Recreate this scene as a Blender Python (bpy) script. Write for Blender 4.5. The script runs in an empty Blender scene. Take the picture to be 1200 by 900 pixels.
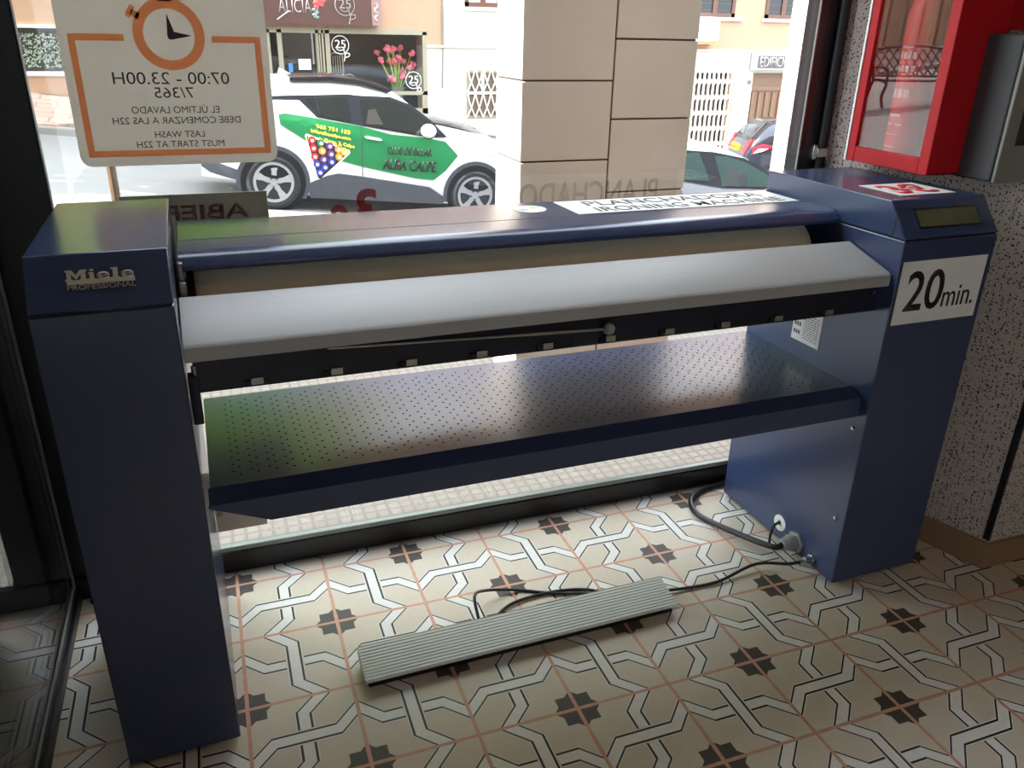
import bpy, bmesh, math, random
from mathutils import Vector, Matrix
random.seed(7)
R = math.radians
C = bpy.context.scene.collection
SC = bpy.context.scene

# ------------------------------------------------------------------ camera, world, light, exposure
cam_d = bpy.data.cameras.new('camera'); cam = bpy.data.objects.new('camera', cam_d); C.objects.link(cam)
cam_d.sensor_fit = 'HORIZONTAL'; cam_d.sensor_width = 36.0; cam_d.lens = 947.8 / 1200 * 36.0
cam_d.clip_start = 0.02; cam_d.clip_end = 300
RX = Vector((0.94027775, -0.33989302, 0.01872135)); RD = Vector((-0.11951389, -0.38111815, -0.91676899)); RZ = Vector((0.31873843, 0.85978002, -0.39897886))
m = Matrix.Identity(4)
for i in range(3):
    m[i][0] = RX[i]; m[i][1] = -RD[i]; m[i][2] = -RZ[i]
m.translation = Vector((0.06366, -1.8533, 1.33409)); cam.matrix_world = m
SC.camera = cam
SC.view_settings.view_transform = 'Standard'; SC.view_settings.look = 'None'; SC.view_settings.gamma = 1.0
SC.view_settings.use_curve_mapping = False
SC.view_settings.exposure = 1.25
SC.cycles.use_denoising = True
SC.cycles.max_bounces = 10; SC.cycles.diffuse_bounces = 5; SC.cycles.transparent_max_bounces = 24
w = bpy.data.worlds.new('sky'); SC.world = w; w.use_nodes = True
bg = w.node_tree.nodes['Background']; bg.inputs[0].default_value = (0.80, 0.90, 1.0, 1); bg.inputs[1].default_value = 3.7
sun_d = bpy.data.lights.new('sun', 'SUN'); sun = bpy.data.objects.new('sun', sun_d); C.objects.link(sun)
sun_d.energy = 12.0; sun_d.angle = R(0.6); sun_d.color = (1.0, 0.95, 0.87)
sun.location = (-8, 2, 9); sun.rotation_euler = Vector((-0.72, 0.0, 0.69)).to_track_quat('Z', 'Y').to_euler()
def lamp(name, loc, size, power, col):
    d = bpy.data.lights.new(name, 'AREA'); d.shape = 'RECTANGLE'; d.size = size[0]; d.size_y = size[1]; d.energy = power; d.color = col
    o = bpy.data.objects.new(name, d); C.objects.link(o); o.location = loc; return o
lamp('ceiling_lamp', (1.3, -1.9, 2.77), (1.2, 0.3), 1.9, (1.0, 0.70, 0.36))
back = lamp('back_fill_lamp', (1.4, -4.45, 1.5), (2.4, 2.2), 0.9, (1.0, 0.93, 0.84)); back.rotation_euler = (R(90), 0, 0)  # fill light added at the back wall for surfaces facing the camera; no door there

# ------------------------------------------------------------------ materials
def lin(c):
    return tuple(((v / 255) / 12.92 if v / 255 <= .04045 else ((v / 255 + .055) / 1.055) ** 2.4) for v in c) + (1,)
class G:
    def __init__(s, name):
        s.m = bpy.data.materials.new(name); s.m.use_nodes = True; s.nt = s.m.node_tree
        s.b = s.nt.nodes['Principled BSDF']; s.out = s.nt.nodes['Material Output']
    def n(s, t, **k):
        x = s.nt.nodes.new(t)
        for a, v in k.items(): setattr(x, a, v)
        return x
    def l(s, a, b): s.nt.links.new(a, b)
    def put(s, sock, v):
        if hasattr(v, 'is_linked') or hasattr(v, 'links'): s.l(v, sock)
        else: sock.default_value = v
    def M(s, op, a, b=None, c=None):
        x = s.n('ShaderNodeMath', operation=op); s.put(x.inputs[0], a)
        if b is not None: s.put(x.inputs[1], b)
        if c is not None: s.put(x.inputs[2], c)
        return x.outputs[0]
    def mix(s, f, a, b):
        x = s.n('ShaderNodeMix', data_type='RGBA'); s.put(x.inputs[0], f); s.put(x.inputs[6], a); s.put(x.inputs[7], b); return x.outputs[2]
    def mixf(s, f, a, b):
        x = s.n('ShaderNodeMix', data_type='FLOAT'); s.put(x.inputs[0], f); s.put(x.inputs[2], a); s.put(x.inputs[3], b); return x.outputs[0]
    def co(s, kind='Object'): return s.n('ShaderNodeTexCoord').outputs[kind]
    def xyz(s, v):
        x = s.n('ShaderNodeSeparateXYZ'); s.l(v, x.inputs[0]); return x.outputs
    def noise(s, scale, detail=3, vec=None, rough=.55):
        x = s.n('ShaderNodeTexNoise'); x.inputs['Scale'].default_value = scale; x.inputs['Detail'].default_value = detail; x.inputs['Roughness'].default_value = rough
        s.l(vec if vec is not None else s.co(), x.inputs['Vector']); return x.outputs[0]
    def ramp(s, f, a, b):
        x = s.n('ShaderNodeMapRange'); s.l(f, x.inputs[0]); x.inputs[1].default_value = a; x.inputs[2].default_value = b; return x.outputs[0]
    def base(s, v): s.put(s.b.inputs['Base Color'], v)
    def rough(s, v): s.put(s.b.inputs['Roughness'], v)
    def bump(s, h, strength, dist):
        x = s.n('ShaderNodeBump'); x.inputs['Strength'].default_value = strength; x.inputs['Distance'].default_value = dist
        s.l(h, x.inputs['Height']); s.l(x.outputs[0], s.b.inputs['Normal'])
def mat(name, col, rough=.5, metal=0., var=.06, scale=30, bump=None, spec=.5, coat=0.):
    g = G(name); a = lin(col); k = 1 - var
    b = tuple(v * k for v in a[:3]) + (1,)
    g.base(g.mix(g.noise(scale), a, b)); g.rough(rough); g.b.inputs['Metallic'].default_value = metal
    g.b.inputs['Specular IOR Level'].default_value = spec; g.b.inputs['Coat Weight'].default_value = coat
    if bump: g.bump(g.noise(bump[0], 2), bump[1], bump[2])
    return g.m
def glass(name, tint=(1, 1, 1), boost=1.0):
    g = G(name); nt = g.nt
    geo = g.n('ShaderNodeNewGeometry'); d = g.n('ShaderNodeVectorMath', operation='DOT_PRODUCT')
    g.l(geo.outputs['Normal'], d.inputs[0]); g.l(geo.outputs['Incoming'], d.inputs[1])
    c = g.M('SUBTRACT', 1.0, g.M('ABSOLUTE', d.outputs['Value']))
    F = g.M('MULTIPLY', g.M('ADD', g.M('MULTIPLY', g.M('POWER', c, 5.0), .96), .04), boost)
    t = g.n('ShaderNodeBsdfTransparent'); t.inputs[0].default_value = tint + (1,)
    gl = g.n('ShaderNodeBsdfGlossy'); gl.inputs['Roughness'].default_value = 0.0
    mx = g.n('ShaderNodeMixShader'); g.l(F, mx.inputs[0]); g.l(t.outputs[0], mx.inputs[1]); g.l(gl.outputs[0], mx.inputs[2])
    g.l(mx.outputs[0], g.out.inputs[0]); return g.m
def film(name, col, alpha):
    g = G(name); t = g.n('ShaderNodeBsdfTransparent'); d = g.n('ShaderNodeBsdfDiffuse'); d.inputs[0].default_value = lin(col)
    mx = g.n('ShaderNodeMixShader'); mx.inputs[0].default_value = alpha; g.l(t.outputs[0], mx.inputs[1]); g.l(d.outputs[0], mx.inputs[2])
    g.l(mx.outputs[0], g.out.inputs[0]); return g.m

M = {}
NAVY = (54, 66, 98)
M['navy'] = mat('navy_paint', NAVY, .21, 0, .05, 40, (520, .14, .001), .65)
def tray_mat():
    g = G('perforated_navy_paint'); a = lin(NAVY)
    x, y, z = g.xyz(g.co())
    def holes(ox, oy):
        px_, py_ = .0333, .0290
        u = g.M('MULTIPLY', g.M('SUBTRACT', g.M('FRACT', g.M('ADD', g.M('DIVIDE', x, px_), ox)), .5), px_)
        v = g.M('MULTIPLY', g.M('SUBTRACT', g.M('FRACT', g.M('ADD', g.M('DIVIDE', y, py_), oy)), .5), py_)
        r = g.M('SQRT', g.M('ADD', g.M('MULTIPLY', u, u), g.M('MULTIPLY', v, v)))
        return g.M('LESS_THAN', r, .0026)
    h = g.M('MAXIMUM', holes(0, 0), holes(.36, .5))
    ok = g.M('MULTIPLY', g.M('MULTIPLY', g.M('GREATER_THAN', x, .03), g.M('LESS_THAN', x, 1.435)), g.M('MULTIPLY', g.M('GREATER_THAN', y, .088), g.M('LESS_THAN', y, .452)))
    h = g.M('MULTIPLY', h, ok)
    g.base(g.mix(h, a, (.001, .001, .0015, 1))); g.rough(g.mixf(h, .25, .9))
    g.put(g.b.inputs['Specular IOR Level'], g.mixf(h, .85, 0.0))
    g.bump(g.noise(520, 2), .08, .001)
    return g.m
M['tray'] = tray_mat()
def tile_mat():
    g = G('patterned_cement_tile'); S = .223
    x, y, z = g.xyz(g.co())
    X = g.M('DIVIDE', x, S); Y = g.M('DIVIDE', y, -S)
    ix = g.M('FLOOR', X); iy = g.M('FLOOR', Y)
    u0 = g.M('SUBTRACT', X, ix); v0 = g.M('SUBTRACT', Y, iy)
    odd = g.M('FLOORED_MODULO', g.M('ADD', ix, iy), 2.0)      # 1 = upright tile, 0 = turned a quarter
    u = g.mixf(odd, v0, u0); v = g.mixf(odd, g.M('SUBTRACT', 1.0, u0), v0)
    def f1(t): return g.M('MAXIMUM', g.M('MINIMUM', g.M('ADD', t, .21), .438), g.M('SUBTRACT', t, .375))
    def f2(t): return g.M('MAXIMUM', g.M('MINIMUM', g.M('ADD', t, .375), .562), g.M('SUBTRACT', t, .21))
    def near(a, b, wd): return g.M('LESS_THAN', g.M('ABSOLUTE', g.M('SUBTRACT', a, b)), wd)
    def both(a, b): return g.M('MULTIPLY', a, b)
    a1 = f1(v); a2 = f2(v); b1 = f1(u); b2 = f2(u)
    lw = .0115
    linA = g.M('MAXIMUM', near(u, a1, lw), near(u, a2, lw))
    bandA = both(g.M('GREATER_THAN', u, a1), g.M('LESS_THAN', u, a2))
    notA = g.M('GREATER_THAN', g.M('ABSOLUTE', g.M('SUBTRACT', u, .5)), .09)
    linB = both(g.M('MAXIMUM', near(v, b1, lw), near(v, b2, lw)), notA)
    bandB = both(both(g.M('GREATER_THAN', v, b1), g.M('LESS_THAN', v, b2)), notA)
    line = g.M('MAXIMUM', linA, linB); band = g.M('MAXIMUM', bandA, bandB)
    halo = g.M('MAXIMUM', g.M('MAXIMUM', near(u, a1, .02), near(u, a2, .02)), both(g.M('MAXIMUM', near(v, b1, .02), near(v, b2, .02)), notA))
    band = g.M('MAXIMUM', band, halo)
    def star(cx, cy):
        p = g.M('ABSOLUTE', g.M('SUBTRACT', u, cx)); q = g.M('ABSOLUTE', g.M('SUBTRACT', v, cy))
        return g.M('MAXIMUM', g.M('LESS_THAN', g.M('MAXIMUM', p, q), .172), g.M('LESS_THAN', g.M('ADD', p, q), .240))
    st = g.M('MAXIMUM', star(1, 0), star(0, 1))
    n1 = g.noise(5, 4); n2 = g.noise(60, 4); n3 = g.noise(220, 2)
    beige = g.mix(n1, lin((216, 203, 185)), lin((200, 185, 164)))
    beige = g.mix(g.M('MULTIPLY', n2, .45), beige, lin((184, 168, 150)))
    white = g.mix(n2, lin((230, 226, 220)), lin((212, 206, 198)))
    dark = g.mix(n3, lin((62, 56, 50)), lin((82, 76, 70)))
    c = g.mix(band, beige, white); c = g.mix(line, c, lin((44, 38, 34))); c = g.mix(st, c, dark)
    wob = g.M('MULTIPLY', g.M('SUBTRACT', g.noise(14, 3), .5), .012)
    gx = g.M('ABSOLUTE', g.M('SUBTRACT', g.M('FRACT', g.M('ADD', X, .5)), .5)); gy = g.M('ABSOLUTE', g.M('SUBTRACT', g.M('FRACT', g.M('ADD', Y, .5)), .5))
    gr = g.M('LESS_THAN', g.M('MINIMUM', gx, gy), g.M('ADD', .0185, wob))
    c = g.mix(gr, c, g.mix(n2, lin((212, 164, 140)), lin((184, 128, 102))))
    g.base(c); g.rough(g.mixf(n2, .42, .6)); g.b.inputs['Specular IOR Level'].default_value = .35
    g.bump(g.M('MULTIPLY', gr, -1.0), .4, .002)
    return g.m
M['tile'] = tile_mat()
def speckle_mat():
    g = G('speckled_render')
    v = g.n('ShaderNodeTexVoronoi'); v.inputs['Scale'].default_value = 230; v.inputs['Randomness'].default_value = 1
    dist = g.n('ShaderNodeMapping'); g.l(g.co(), dist.inputs[0]); dist.inputs['Scale'].default_value = (1, 1, .8); g.l(dist.outputs[0], v.inputs['Vector'])
    sx = g.xyz(v.outputs['Color'])[0]
    sp = g.M('LESS_THAN', g.M('ADD', v.outputs['Distance'], g.M('MULTIPLY', g.noise(300, 2), .3)), g.M('MULTIPLY', sx, .72))
    c = g.mix(g.noise(40), lin((204, 192, 182)), lin((178, 164, 152)))
    g.base(g.mix(sp, c, lin((46, 42, 40)))); g.rough(.85); g.bump(g.M('MULTIPLY', sp, -1.0), .6, .002); return g.m
M['speckle'] = speckle_mat()
M['black'] = mat('black_aluminium', (24, 25, 28), .35, .0, .1, 20)
M['blackmatt'] = mat('black_plastic', (14, 14, 16), .5, 0, .1, 20)
M['rubber'] = mat('black_rubber', (22, 22, 24), .42, 0, .1, 60)
def brushed(name, col, rough, metal):
    g = G(name); mp = g.n('ShaderNodeMapping'); g.l(g.co(), mp.inputs[0]); mp.inputs['Scale'].default_value = (3, 300, 300)
    n = g.noise(1.0, 4, mp.outputs[0]); a = lin(col)
    g.base(g.mix(n, a, tuple(v * .86 for v in a[:3]) + (1,))); g.rough(g.mixf(n, rough, rough + .12)); g.b.inputs['Metallic'].default_value = metal; return g.m
M['alu'] = brushed('brushed_aluminium', (178, 176, 174), .45, .2)
M['alu2'] = brushed('ribbed_aluminium', (226, 228, 222), .5, 0.)
M['steel'] = mat('bright_steel', (190, 190, 188), .25, .9)
M['plate'] = mat('galvanised_plate', (226, 222, 218), .28, .9)
M['badge'] = mat('satin_nickel_badge', (196, 186, 164), .6, 0)
M['cloth'] = mat('roller_cloth', (252, 234, 204), .95, 0, .22, 9)
M['scorch'] = mat('scorched_cloth', (52, 42, 36), .95, 0, .4, 60)
M['paper'] = mat('white_sticker', (236, 234, 230), .5, 0, .03, 20)
M['ink'] = mat('black_ink', (22, 22, 24), .5, 0, .03)
M['redink'] = mat('red_ink', (214, 44, 52), .5, 0, .03)
M['greyink'] = mat('grey_ink', (80, 80, 82), .5, 0, .03)
M['yellow'] = mat('yellow_ink', (240, 200, 50), .5, 0, .03)
M['red'] = mat('red_paint', (178, 20, 28), .5, 0, .05, 20, None, .3)
M['greycase'] = mat('grey_textured_case', (72, 72, 72), .6, 0, .08, 200, (600, .15, .001))
M['greyfront'] = mat('grey_brushed_front', (132, 130, 122), .45, .2)
M['screen'] = mat('dark_screen', (16, 16, 18), .12)
def backlit(name, col, k):
    m_ = mat(name, col, .6, 0, .03, 120); nt = m_.node_tree; b = nt.nodes['Principled BSDF']
    t = nt.nodes.new('ShaderNodeBsdfTranslucent'); t.inputs[0].default_value = lin(col); mx = nt.nodes.new('ShaderNodeMixShader'); mx.inputs[0].default_value = k
    nt.links.new(b.outputs[0], mx.inputs[1]); nt.links.new(t.outputs[0], mx.inputs[2]); nt.links.new(mx.outputs[0], nt.nodes['Material Output'].inputs[0]); return m_
M['signboard'] = backlit('translucent_white_board', (236, 232, 225), .33)
M['orange'] = backlit('orange_vinyl', (255, 208, 176), .98)
M['text'] = mat('dark_grey_vinyl', (74, 68, 68), .6, 0, .03)
M['glass'] = glass('window_glass'); M['cabglass'] = glass('cabinet_glass', (1, 1, 1), 1.5); M['lensglass'] = glass('display_lens', (.5, .52, .4), 2.0)
M['baseb'] = mat('tan_skirting_tile', (146, 116, 86), .55, 0, .12, 12)
M['plaster'] = mat('beige_plaster', (112, 102, 90), .9, 0, .08, 6)
M['ceil'] = mat('white_ceiling', (168, 160, 148), .9, 0, .04, 6)
M['stone'] = mat('cream_stone_cladding', (212, 200, 186), .55, 0, .12, 7)
M['joint'] = mat('dark_joint', (70, 58, 46), .9)
M['peach'] = mat('peach_stucco', (176, 142, 116), .95, 0, .06, 3)
M['white'] = mat('white_stucco', (206, 202, 192), .95, 0, .04, 3)
M['beigebld'] = mat('beige_stucco', (226, 204, 176), .95, 0, .08, 2)
M['brownwood'] = mat('brown_wood', (96, 60, 44), .5, 0, .3, 14)
M['oak'] = mat('door_wood', (128, 96, 70), .5, 0, .35, 10)
M['brownsign'] = mat('brown_sign_panel', (84, 54, 48), .5, 0, .04)
M['cream'] = mat('cream_frame', (150, 142, 122), .6)
M['whitepaint'] = mat('white_painted_metal', (240, 240, 236), .5)
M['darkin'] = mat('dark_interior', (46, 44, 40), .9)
M['tan'] = mat('tan_interior', (100, 84, 68), .9)
M['leaf'] = backlit('leaf_green', (186, 214, 84), .5)
M['leaf2'] = backlit('leaf_dark_green', (122, 168, 74), .45)
M['bark'] = mat('bark', (92, 72, 56), .9, 0, .4, 20)
M['pink'] = mat('pink_petal', (232, 110, 130), .6, 0, .3, 20)
M['iron'] = mat('black_cast_iron', (22, 22, 24), .5)
M['carwhite'] = mat('white_car_paint', (196, 196, 198), .25, 0, .02, 5, None, .5, .5)
M['carsilver'] = mat('silver_car_paint', (140, 146, 158), .28, .5, .02, 5)
M['carblack'] = mat('black_car_paint', (30, 34, 44), .18, .2, .02, 5, None, .5, .6)
M['clad'] = mat('grey_plastic_cladding', (58, 62, 70), .6)
M['tyre'] = mat('tyre_rubber', (34, 34, 36), .8)
M['arch'] = mat('wheel_arch_dark', (16, 16, 18), .9)
M['alloy'] = mat('alloy_wheel', (150, 152, 156), .3, .4)
M['cargreen'] = mat('green_wrap', (12, 108, 60), .4, 0, .05, 3)
M['darkgreen'] = mat('dark_lettering', (6, 12, 8), .5)
M['carglass'] = mat('tinted_car_glass', (34, 39, 38), .10, 0, .5, 3, None, .35)
M['carglass2'] = mat('green_tinted_car_glass', (52, 72, 70), .10, 0, .55, 3, None, .4)
M['lampred'] = mat('red_tail_lamp', (200, 24, 40), .2)
M['lampclear'] = mat('clear_lamp', (225, 225, 225), .15)
M['plateyellow'] = mat('yellow_number_plate', (246, 206, 20), .5)
for nm, c_ in dict(ballred=(200, 40, 44), ballorange=(235, 140, 40), ballblue=(46, 56, 150), ballyellow=(240, 200, 60), ballpurple=(96, 50, 120), ballgreen=(40, 120, 90)).items(): M[nm] = mat(nm, c_, .3, 0, .02)
def ground_mat(name, a, b, c, bw, bh, mort=.012, spot=None):
    g = G(name); br = g.n('ShaderNodeTexBrick'); g.l(g.co(), br.inputs['Vector']); br.inputs['Scale'].default_value = 1
    br.inputs['Brick Width'].default_value = bw; br.inputs['Row Height'].default_value = bh; br.inputs['Mortar Size'].default_value = mort; br.offset = .5 if bw > bh * 1.2 else 0.
    for k, v in zip(('Color1', 'Color2', 'Mortar'), (a, b, c)): br.inputs[k].default_value = lin(v)
    n = g.noise(60, 4); g.base(g.mix(g.M('MULTIPLY', n, .45), br.outputs[0], lin(c))); g.rough(.9); return g.m
M['paving'] = ground_mat('ribbed_paving_slabs', (80, 78, 75), (74, 71, 68), (58, 56, 53), .036, .036, .005)
M['redpaving'] = ground_mat('terracotta_paving', (104, 70, 56), (96, 64, 52), (66, 52, 44), .20, .10, .008)
M['farpaving'] = ground_mat('pink_grey_paving', (112, 94, 86), (100, 84, 78), (76, 66, 60), .60, .30, .02)
M['kerb'] = mat('kerb_stone', (130, 126, 120), .9)
M['asphalt'] = mat('pale_worn_asphalt', (132, 130, 128), .95, 0, .2, 1.2)
M['stonewall'] = ground_mat('rubble_stone_wall', (186, 168, 138), (150, 134, 108), (96, 84, 70), .55, .30, .04)
M['greystone'] = ground_mat('grey_split_stone', (66, 63, 61), (56, 54, 52), (40, 38, 36), .18, .11, .006)
M['aberto'] = backlit('grey_sign_back', (160, 156, 144), .33)
M['aberttxt'] = backlit('brown_show_through', (186, 150, 142), .7)
M['filmw'] = film('clear_vinyl_film', (205, 200, 195), .07); M['filmtext'] = film('faint_vinyl_letters', (96, 90, 84), .14); M['filmred'] = film('red_vinyl_letters', (176, 52, 54), .60)

# ------------------------------------------------------------------ mesh helpers
class MB:
    def __init__(s): s.bm = bmesh.new()
    def box(s, x0, x1, y0, y1, z0, z1):
        v = [s.bm.verts.new(p) for p in ((x0, y0, z0), (x1, y0, z0), (x1, y1, z0), (x0, y1, z0), (x0, y0, z1), (x1, y0, z1), (x1, y1, z1), (x0, y1, z1))]
        for f in ((3, 2, 1, 0), (4, 5, 6, 7), (0, 1, 5, 4), (1, 2, 6, 5), (2, 3, 7, 6), (3, 0, 4, 7)): s.bm.faces.new([v[i] for i in f])
        return s
    def loft(s, rings, closed=True, caps=True):
        vs = [[s.bm.verts.new(p) for p in r] for r in rings]
        n = len(vs[0])
        for a, b in zip(vs[:-1], vs[1:]):
            for i in range(n if closed else n - 1):
                j = (i + 1) % n
                s.bm.faces.new((a[i], a[j], b[j], b[i]))
        if caps: s.bm.faces.new(vs[0][::-1]); s.bm.faces.new(vs[-1])
        return s
    def prism(s, prof, axis, lo, hi):          # prof in the two other axes (cyclic order kept: x->(y,z), y->(x,z), z->(x,y))
        def P(a, b, t): return ((t, a, b), (a, t, b), (a, b, t))['xyz'.index(axis)]
        return s.loft([[P(a, b, lo) for a, b in prof], [P(a, b, hi) for a, b in prof]])
    def frame_axes(s, d):
        d = Vector(d).normalized(); u = d.orthogonal().normalized(); return u, d.cross(u)
    def cyl(s, p0, p1, r0, r1=None, n=24):
        p0 = Vector(p0); p1 = Vector(p1); u, v = s.frame_axes(p1 - p0); r1 = r0 if r1 is None else r1
        return s.loft([[p + (u * math.cos(6.28318 * k / n) + v * math.sin(6.28318 * k / n)) * r for k in range(n)] for p, r in ((p0, r0), (p1, r1))])
    def lathe(s, prof, o, d, n=32):            # prof: (distance along d, radius)
        o = Vector(o); d = Vector(d).normalized(); u, v = s.frame_axes(d)
        return s.loft([[o + d * t + (u * math.cos(6.28318 * k / n) + v * math.sin(6.28318 * k / n)) * max(r, 1e-4) for k in range(n)] for t, r in prof])
    def tube(s, pts, r, n=10, sub=6):
        P = [Vector(p) for p in pts]
        if sub > 1 and len(P) > 2:
            Q = []
            for i in range(len(P) - 1):
                a, b, c, d = P[max(i - 1, 0)], P[i], P[i + 1], P[min(i + 2, len(P) - 1)]
                for k in range(sub):
                    t = k / sub
                    Q.append(.5 * ((2 * b) + (c - a) * t + (2 * a - 5 * b + 4 * c - d) * t * t + (3 * b - a - 3 * c + d) * t ** 3))
            P = Q + [P[-1]]
        rings = []; u = None
        for i, p in enumerate(P):
            d = (P[min(i + 1, len(P) - 1)] - P[max(i - 1, 0)]).normalized()
            u = d.orthogonal().normalized() if u is None else (u - d * u.dot(d)).normalized()
            v = d.cross(u); rings.append([p + (u * math.cos(6.28318 * k / n) + v * math.sin(6.28318 * k / n)) * r for k in range(n)])
        return s.loft(rings)
    def sphere(s, c, r, n=16, sc=(1, 1, 1)):
        mtx = Matrix.Translation(Vector(c)) @ Matrix.Diagonal((r * sc[0], r * sc[1], r * sc[2], 1))
        bmesh.ops.create_uvsphere(s.bm, u_segments=n, v_segments=max(6, n // 2), radius=1, matrix=mtx); return s
    def quad(s, *p): s.bm.faces.new([s.bm.verts.new(q) for q in p]); return s
    def slab(s, p, nrm):                        # polygon p thickened by vector nrm
        nrm = Vector(nrm); a = [Vector(q) for q in p]; return s.loft([a, [q + nrm for q in a]])
    def build(s, name, m, parent=None, bevel=0, smooth=True, ang=35, kind=None):
        bmesh.ops.recalc_face_normals(s.bm, faces=s.bm.faces[:])
        me = bpy.data.meshes.new(name); s.bm.to_mesh(me); s.bm.free()
        for k in (m if isinstance(m, (list, tuple)) else [m]): me.materials.append(k)
        if smooth:
            for p in me.polygons: p.use_smooth = True
            me.set_sharp_from_angle(angle=R(ang))
        o = bpy.data.objects.new(name, me); C.objects.link(o)
        if parent: o.parent = parent
        if kind: o['kind'] = kind
        if bevel:
            b = o.modifiers.new('bevel', 'BEVEL'); b.width = bevel; b.segments = 2; b.limit_method = 'ANGLE'; b.angle_limit = R(30)
        return o
def tag(o, label, cat, group=None):
    o['label'] = label; o['category'] = cat
    if group: o['group'] = group
    return o
def thing(name, label, cat, loc=(0, 0, 0), rz=0, group=None):
    o = bpy.data.objects.new(name, None); C.objects.link(o); o.location = loc; o.rotation_euler = (0, 0, rz); o.empty_display_size = .05
    return tag(o, label, cat, group)
def struct(name, mb, m, **k): return mb.build(name, m, kind='structure', **k)
def lab(o, t): o['label'] = t; return o
def text(name, body, P0, U, V, m, parent=None, bold=0., depth=.0006, curve=None, join=None):
    """letters filling the parallelogram P0, P0+U, P0+V exactly; depth = thickness along UxV"""
    cu = bpy.data.curves.new('t', 'FONT'); cu.body = body; cu.size = 1; cu.offset = bold; cu.resolution_u = 4
    t = bpy.data.objects.new('t', cu); C.objects.link(t); dg = bpy.context.evaluated_depsgraph_get(); dg.update()
    me = bpy.data.meshes.new_from_object(t.evaluated_get(dg)); bpy.data.objects.remove(t); bpy.data.curves.remove(cu)
    xs = [v.co.x for v in me.vertices]; ys = [v.co.y for v in me.vertices]
    x0, x1, y0, y1 = min(xs), max(xs), min(ys), max(ys)
    bm = bmesh.new(); bm.from_mesh(me); bpy.data.meshes.remove(me)
    P0, U, V = Vector(P0), Vector(U), Vector(V); N = U.cross(V).normalized()
    for v in bm.verts:
        a = (v.co.x - x0) / (x1 - x0); b = (v.co.y - y0) / (y1 - y0); p = P0 + U * a + V * b
        if curve: p = curve(p)
        v.co = p
    r = bmesh.ops.extrude_face_region(bm, geom=bm.faces[:])
    for v in [e for e in r['geom'] if isinstance(e, bmesh.types.BMVert)]: v.co += N * depth
    mb = MB(); mb.bm.free(); mb.bm = bm
    return mb.build(name, m, parent, smooth=False)

# ------------------------------------------------------------------ the room
def wallA(y): return 1.942 - .33 * (y + .557)          # the slanted pier face on the right
struct('floor', MB().box(-.45, 4.2, -4.5, .12, -.06, 0), M['tile'], smooth=False)
struct('ceiling', MB().box(-.45, 4.2, -4.5, .12, 2.8, 2.9), M['ceil'], smooth=False)
struct('wall_back', MB().box(-.45, 4.2, -4.6, -4.5, 0, 2.8), M['plaster'], smooth=False)
struct('wall_far_right', MB().box(4.2, 4.3, -4.5, -.557, 0, 2.8), M['plaster'], smooth=False)
struct('wall_right', MB().prism([(1.942, -.557), (4.2, -.557), (4.2, .3), (wallA(.16), .3), (wallA(.16), .16)], 'z', 0, 2.8), M['speckle'], smooth=False)
e = .014
struct('baseboard_right', MB().prism([(1.942 - e, -.557 - e), (4.2, -.557 - e), (4.2, -.5575), (1.9415, -.5575), (wallA(.06) - .001, .06), (wallA(.06) - e, .06)], 'z', 0, .078), M['baseb'], bevel=.003)
struct('trim_1', MB().prism([(1.938, -.560), (1.945, -.560), (1.945, -.558), (1.941, -.557), (1.938, -.545), (1.935, -.545)], 'z', .085, 2.8), M['black'], smooth=False)
# front window: black frame, aluminium sill strip, one big pane
wf = MB()
wf.box(-.43, 1.80, .06, .088, 0, .064)
wf.box(-.43, -.257, .07, .095, .064, 2.8)
wf.box(1.645, wallA(.16) + .02, .10, .16, .064, 2.8)
wf.box(-.257, 1.655, .08, .16, 2.55, 2.8)
win = struct('window_1', wf, M['black'], bevel=.004)
MB().box(-.257, 1.655, .062, .080, .064, .078).build('sill_strip', mat('dull_aluminium', (150, 156, 150), .5, .2), win, bevel=.002)
MB().box(1.641, 1.645, .098, .104, .08, 2.55).build('edge_strip', M['greyfront'], win)
MB().box(-.257, 1.655, .0825, .0865, .064, 2.55).build('pane', M['glass'], win, smooth=False)
lt = MB(); lt.box(1.682, 1.696, .084, .10, 1.016, 1.056); lt.box(1.686, 1.722, .072, .086, 1.024, 1.048)
lt.build('latch', M['steel'], win, bevel=.002)
MB().cyl((1.713, .088, .2), (1.713, .088, 2.5), .014).build('bolt_tube', M['blackmatt'], win)
# left side glazing
lf = MB()
lf.box(-.43, -.368, -4.5, .06, 0, .028); lf.box(-.43, -.376, -4.5, .06, .028, .05); lf.box(-.43, -.385, -4.5, .06, 2.6, 2.8); lf.box(-.43, -.395, -2.3, -2.2, .05, 2.6)
lw_ = struct('window_2', lf, M['black'], bevel=.003)
MB().box(-.380, -.375, .042, .050, .05, 2.6).box(-.381, -.376, -4.4, .048, .05, .054).build('gasket_strip', M['greyfront'], lw_)
MB().box(-.389, -.383, -4.5, .06, .05, 2.6).build('pane', M['glass'], lw_, smooth=False)
struct('wall_side_blocker', MB().box(-1.0, -.9, -4.5, .08, -.2, 2.8), M['darkin'], smooth=False)  # unseen dark enclosure added so only darkness lies behind the side pane
struct('ceiling_side_blocker', MB().box(-1.0, -.43, -4.5, .08, 2.8, 2.9), M['darkin'], smooth=False)  # unseen lid added to keep the sun from leaking through the side glazing
struct('floor_side_blocker', MB().box(-.9, -.43, -4.5, .08, -.06, 0), M['darkin'], smooth=False)
struct('wall_side_blocker_front', MB().box(-.9, -.43, .03, .08, 0, 2.8), M['darkin'], smooth=False)
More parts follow.
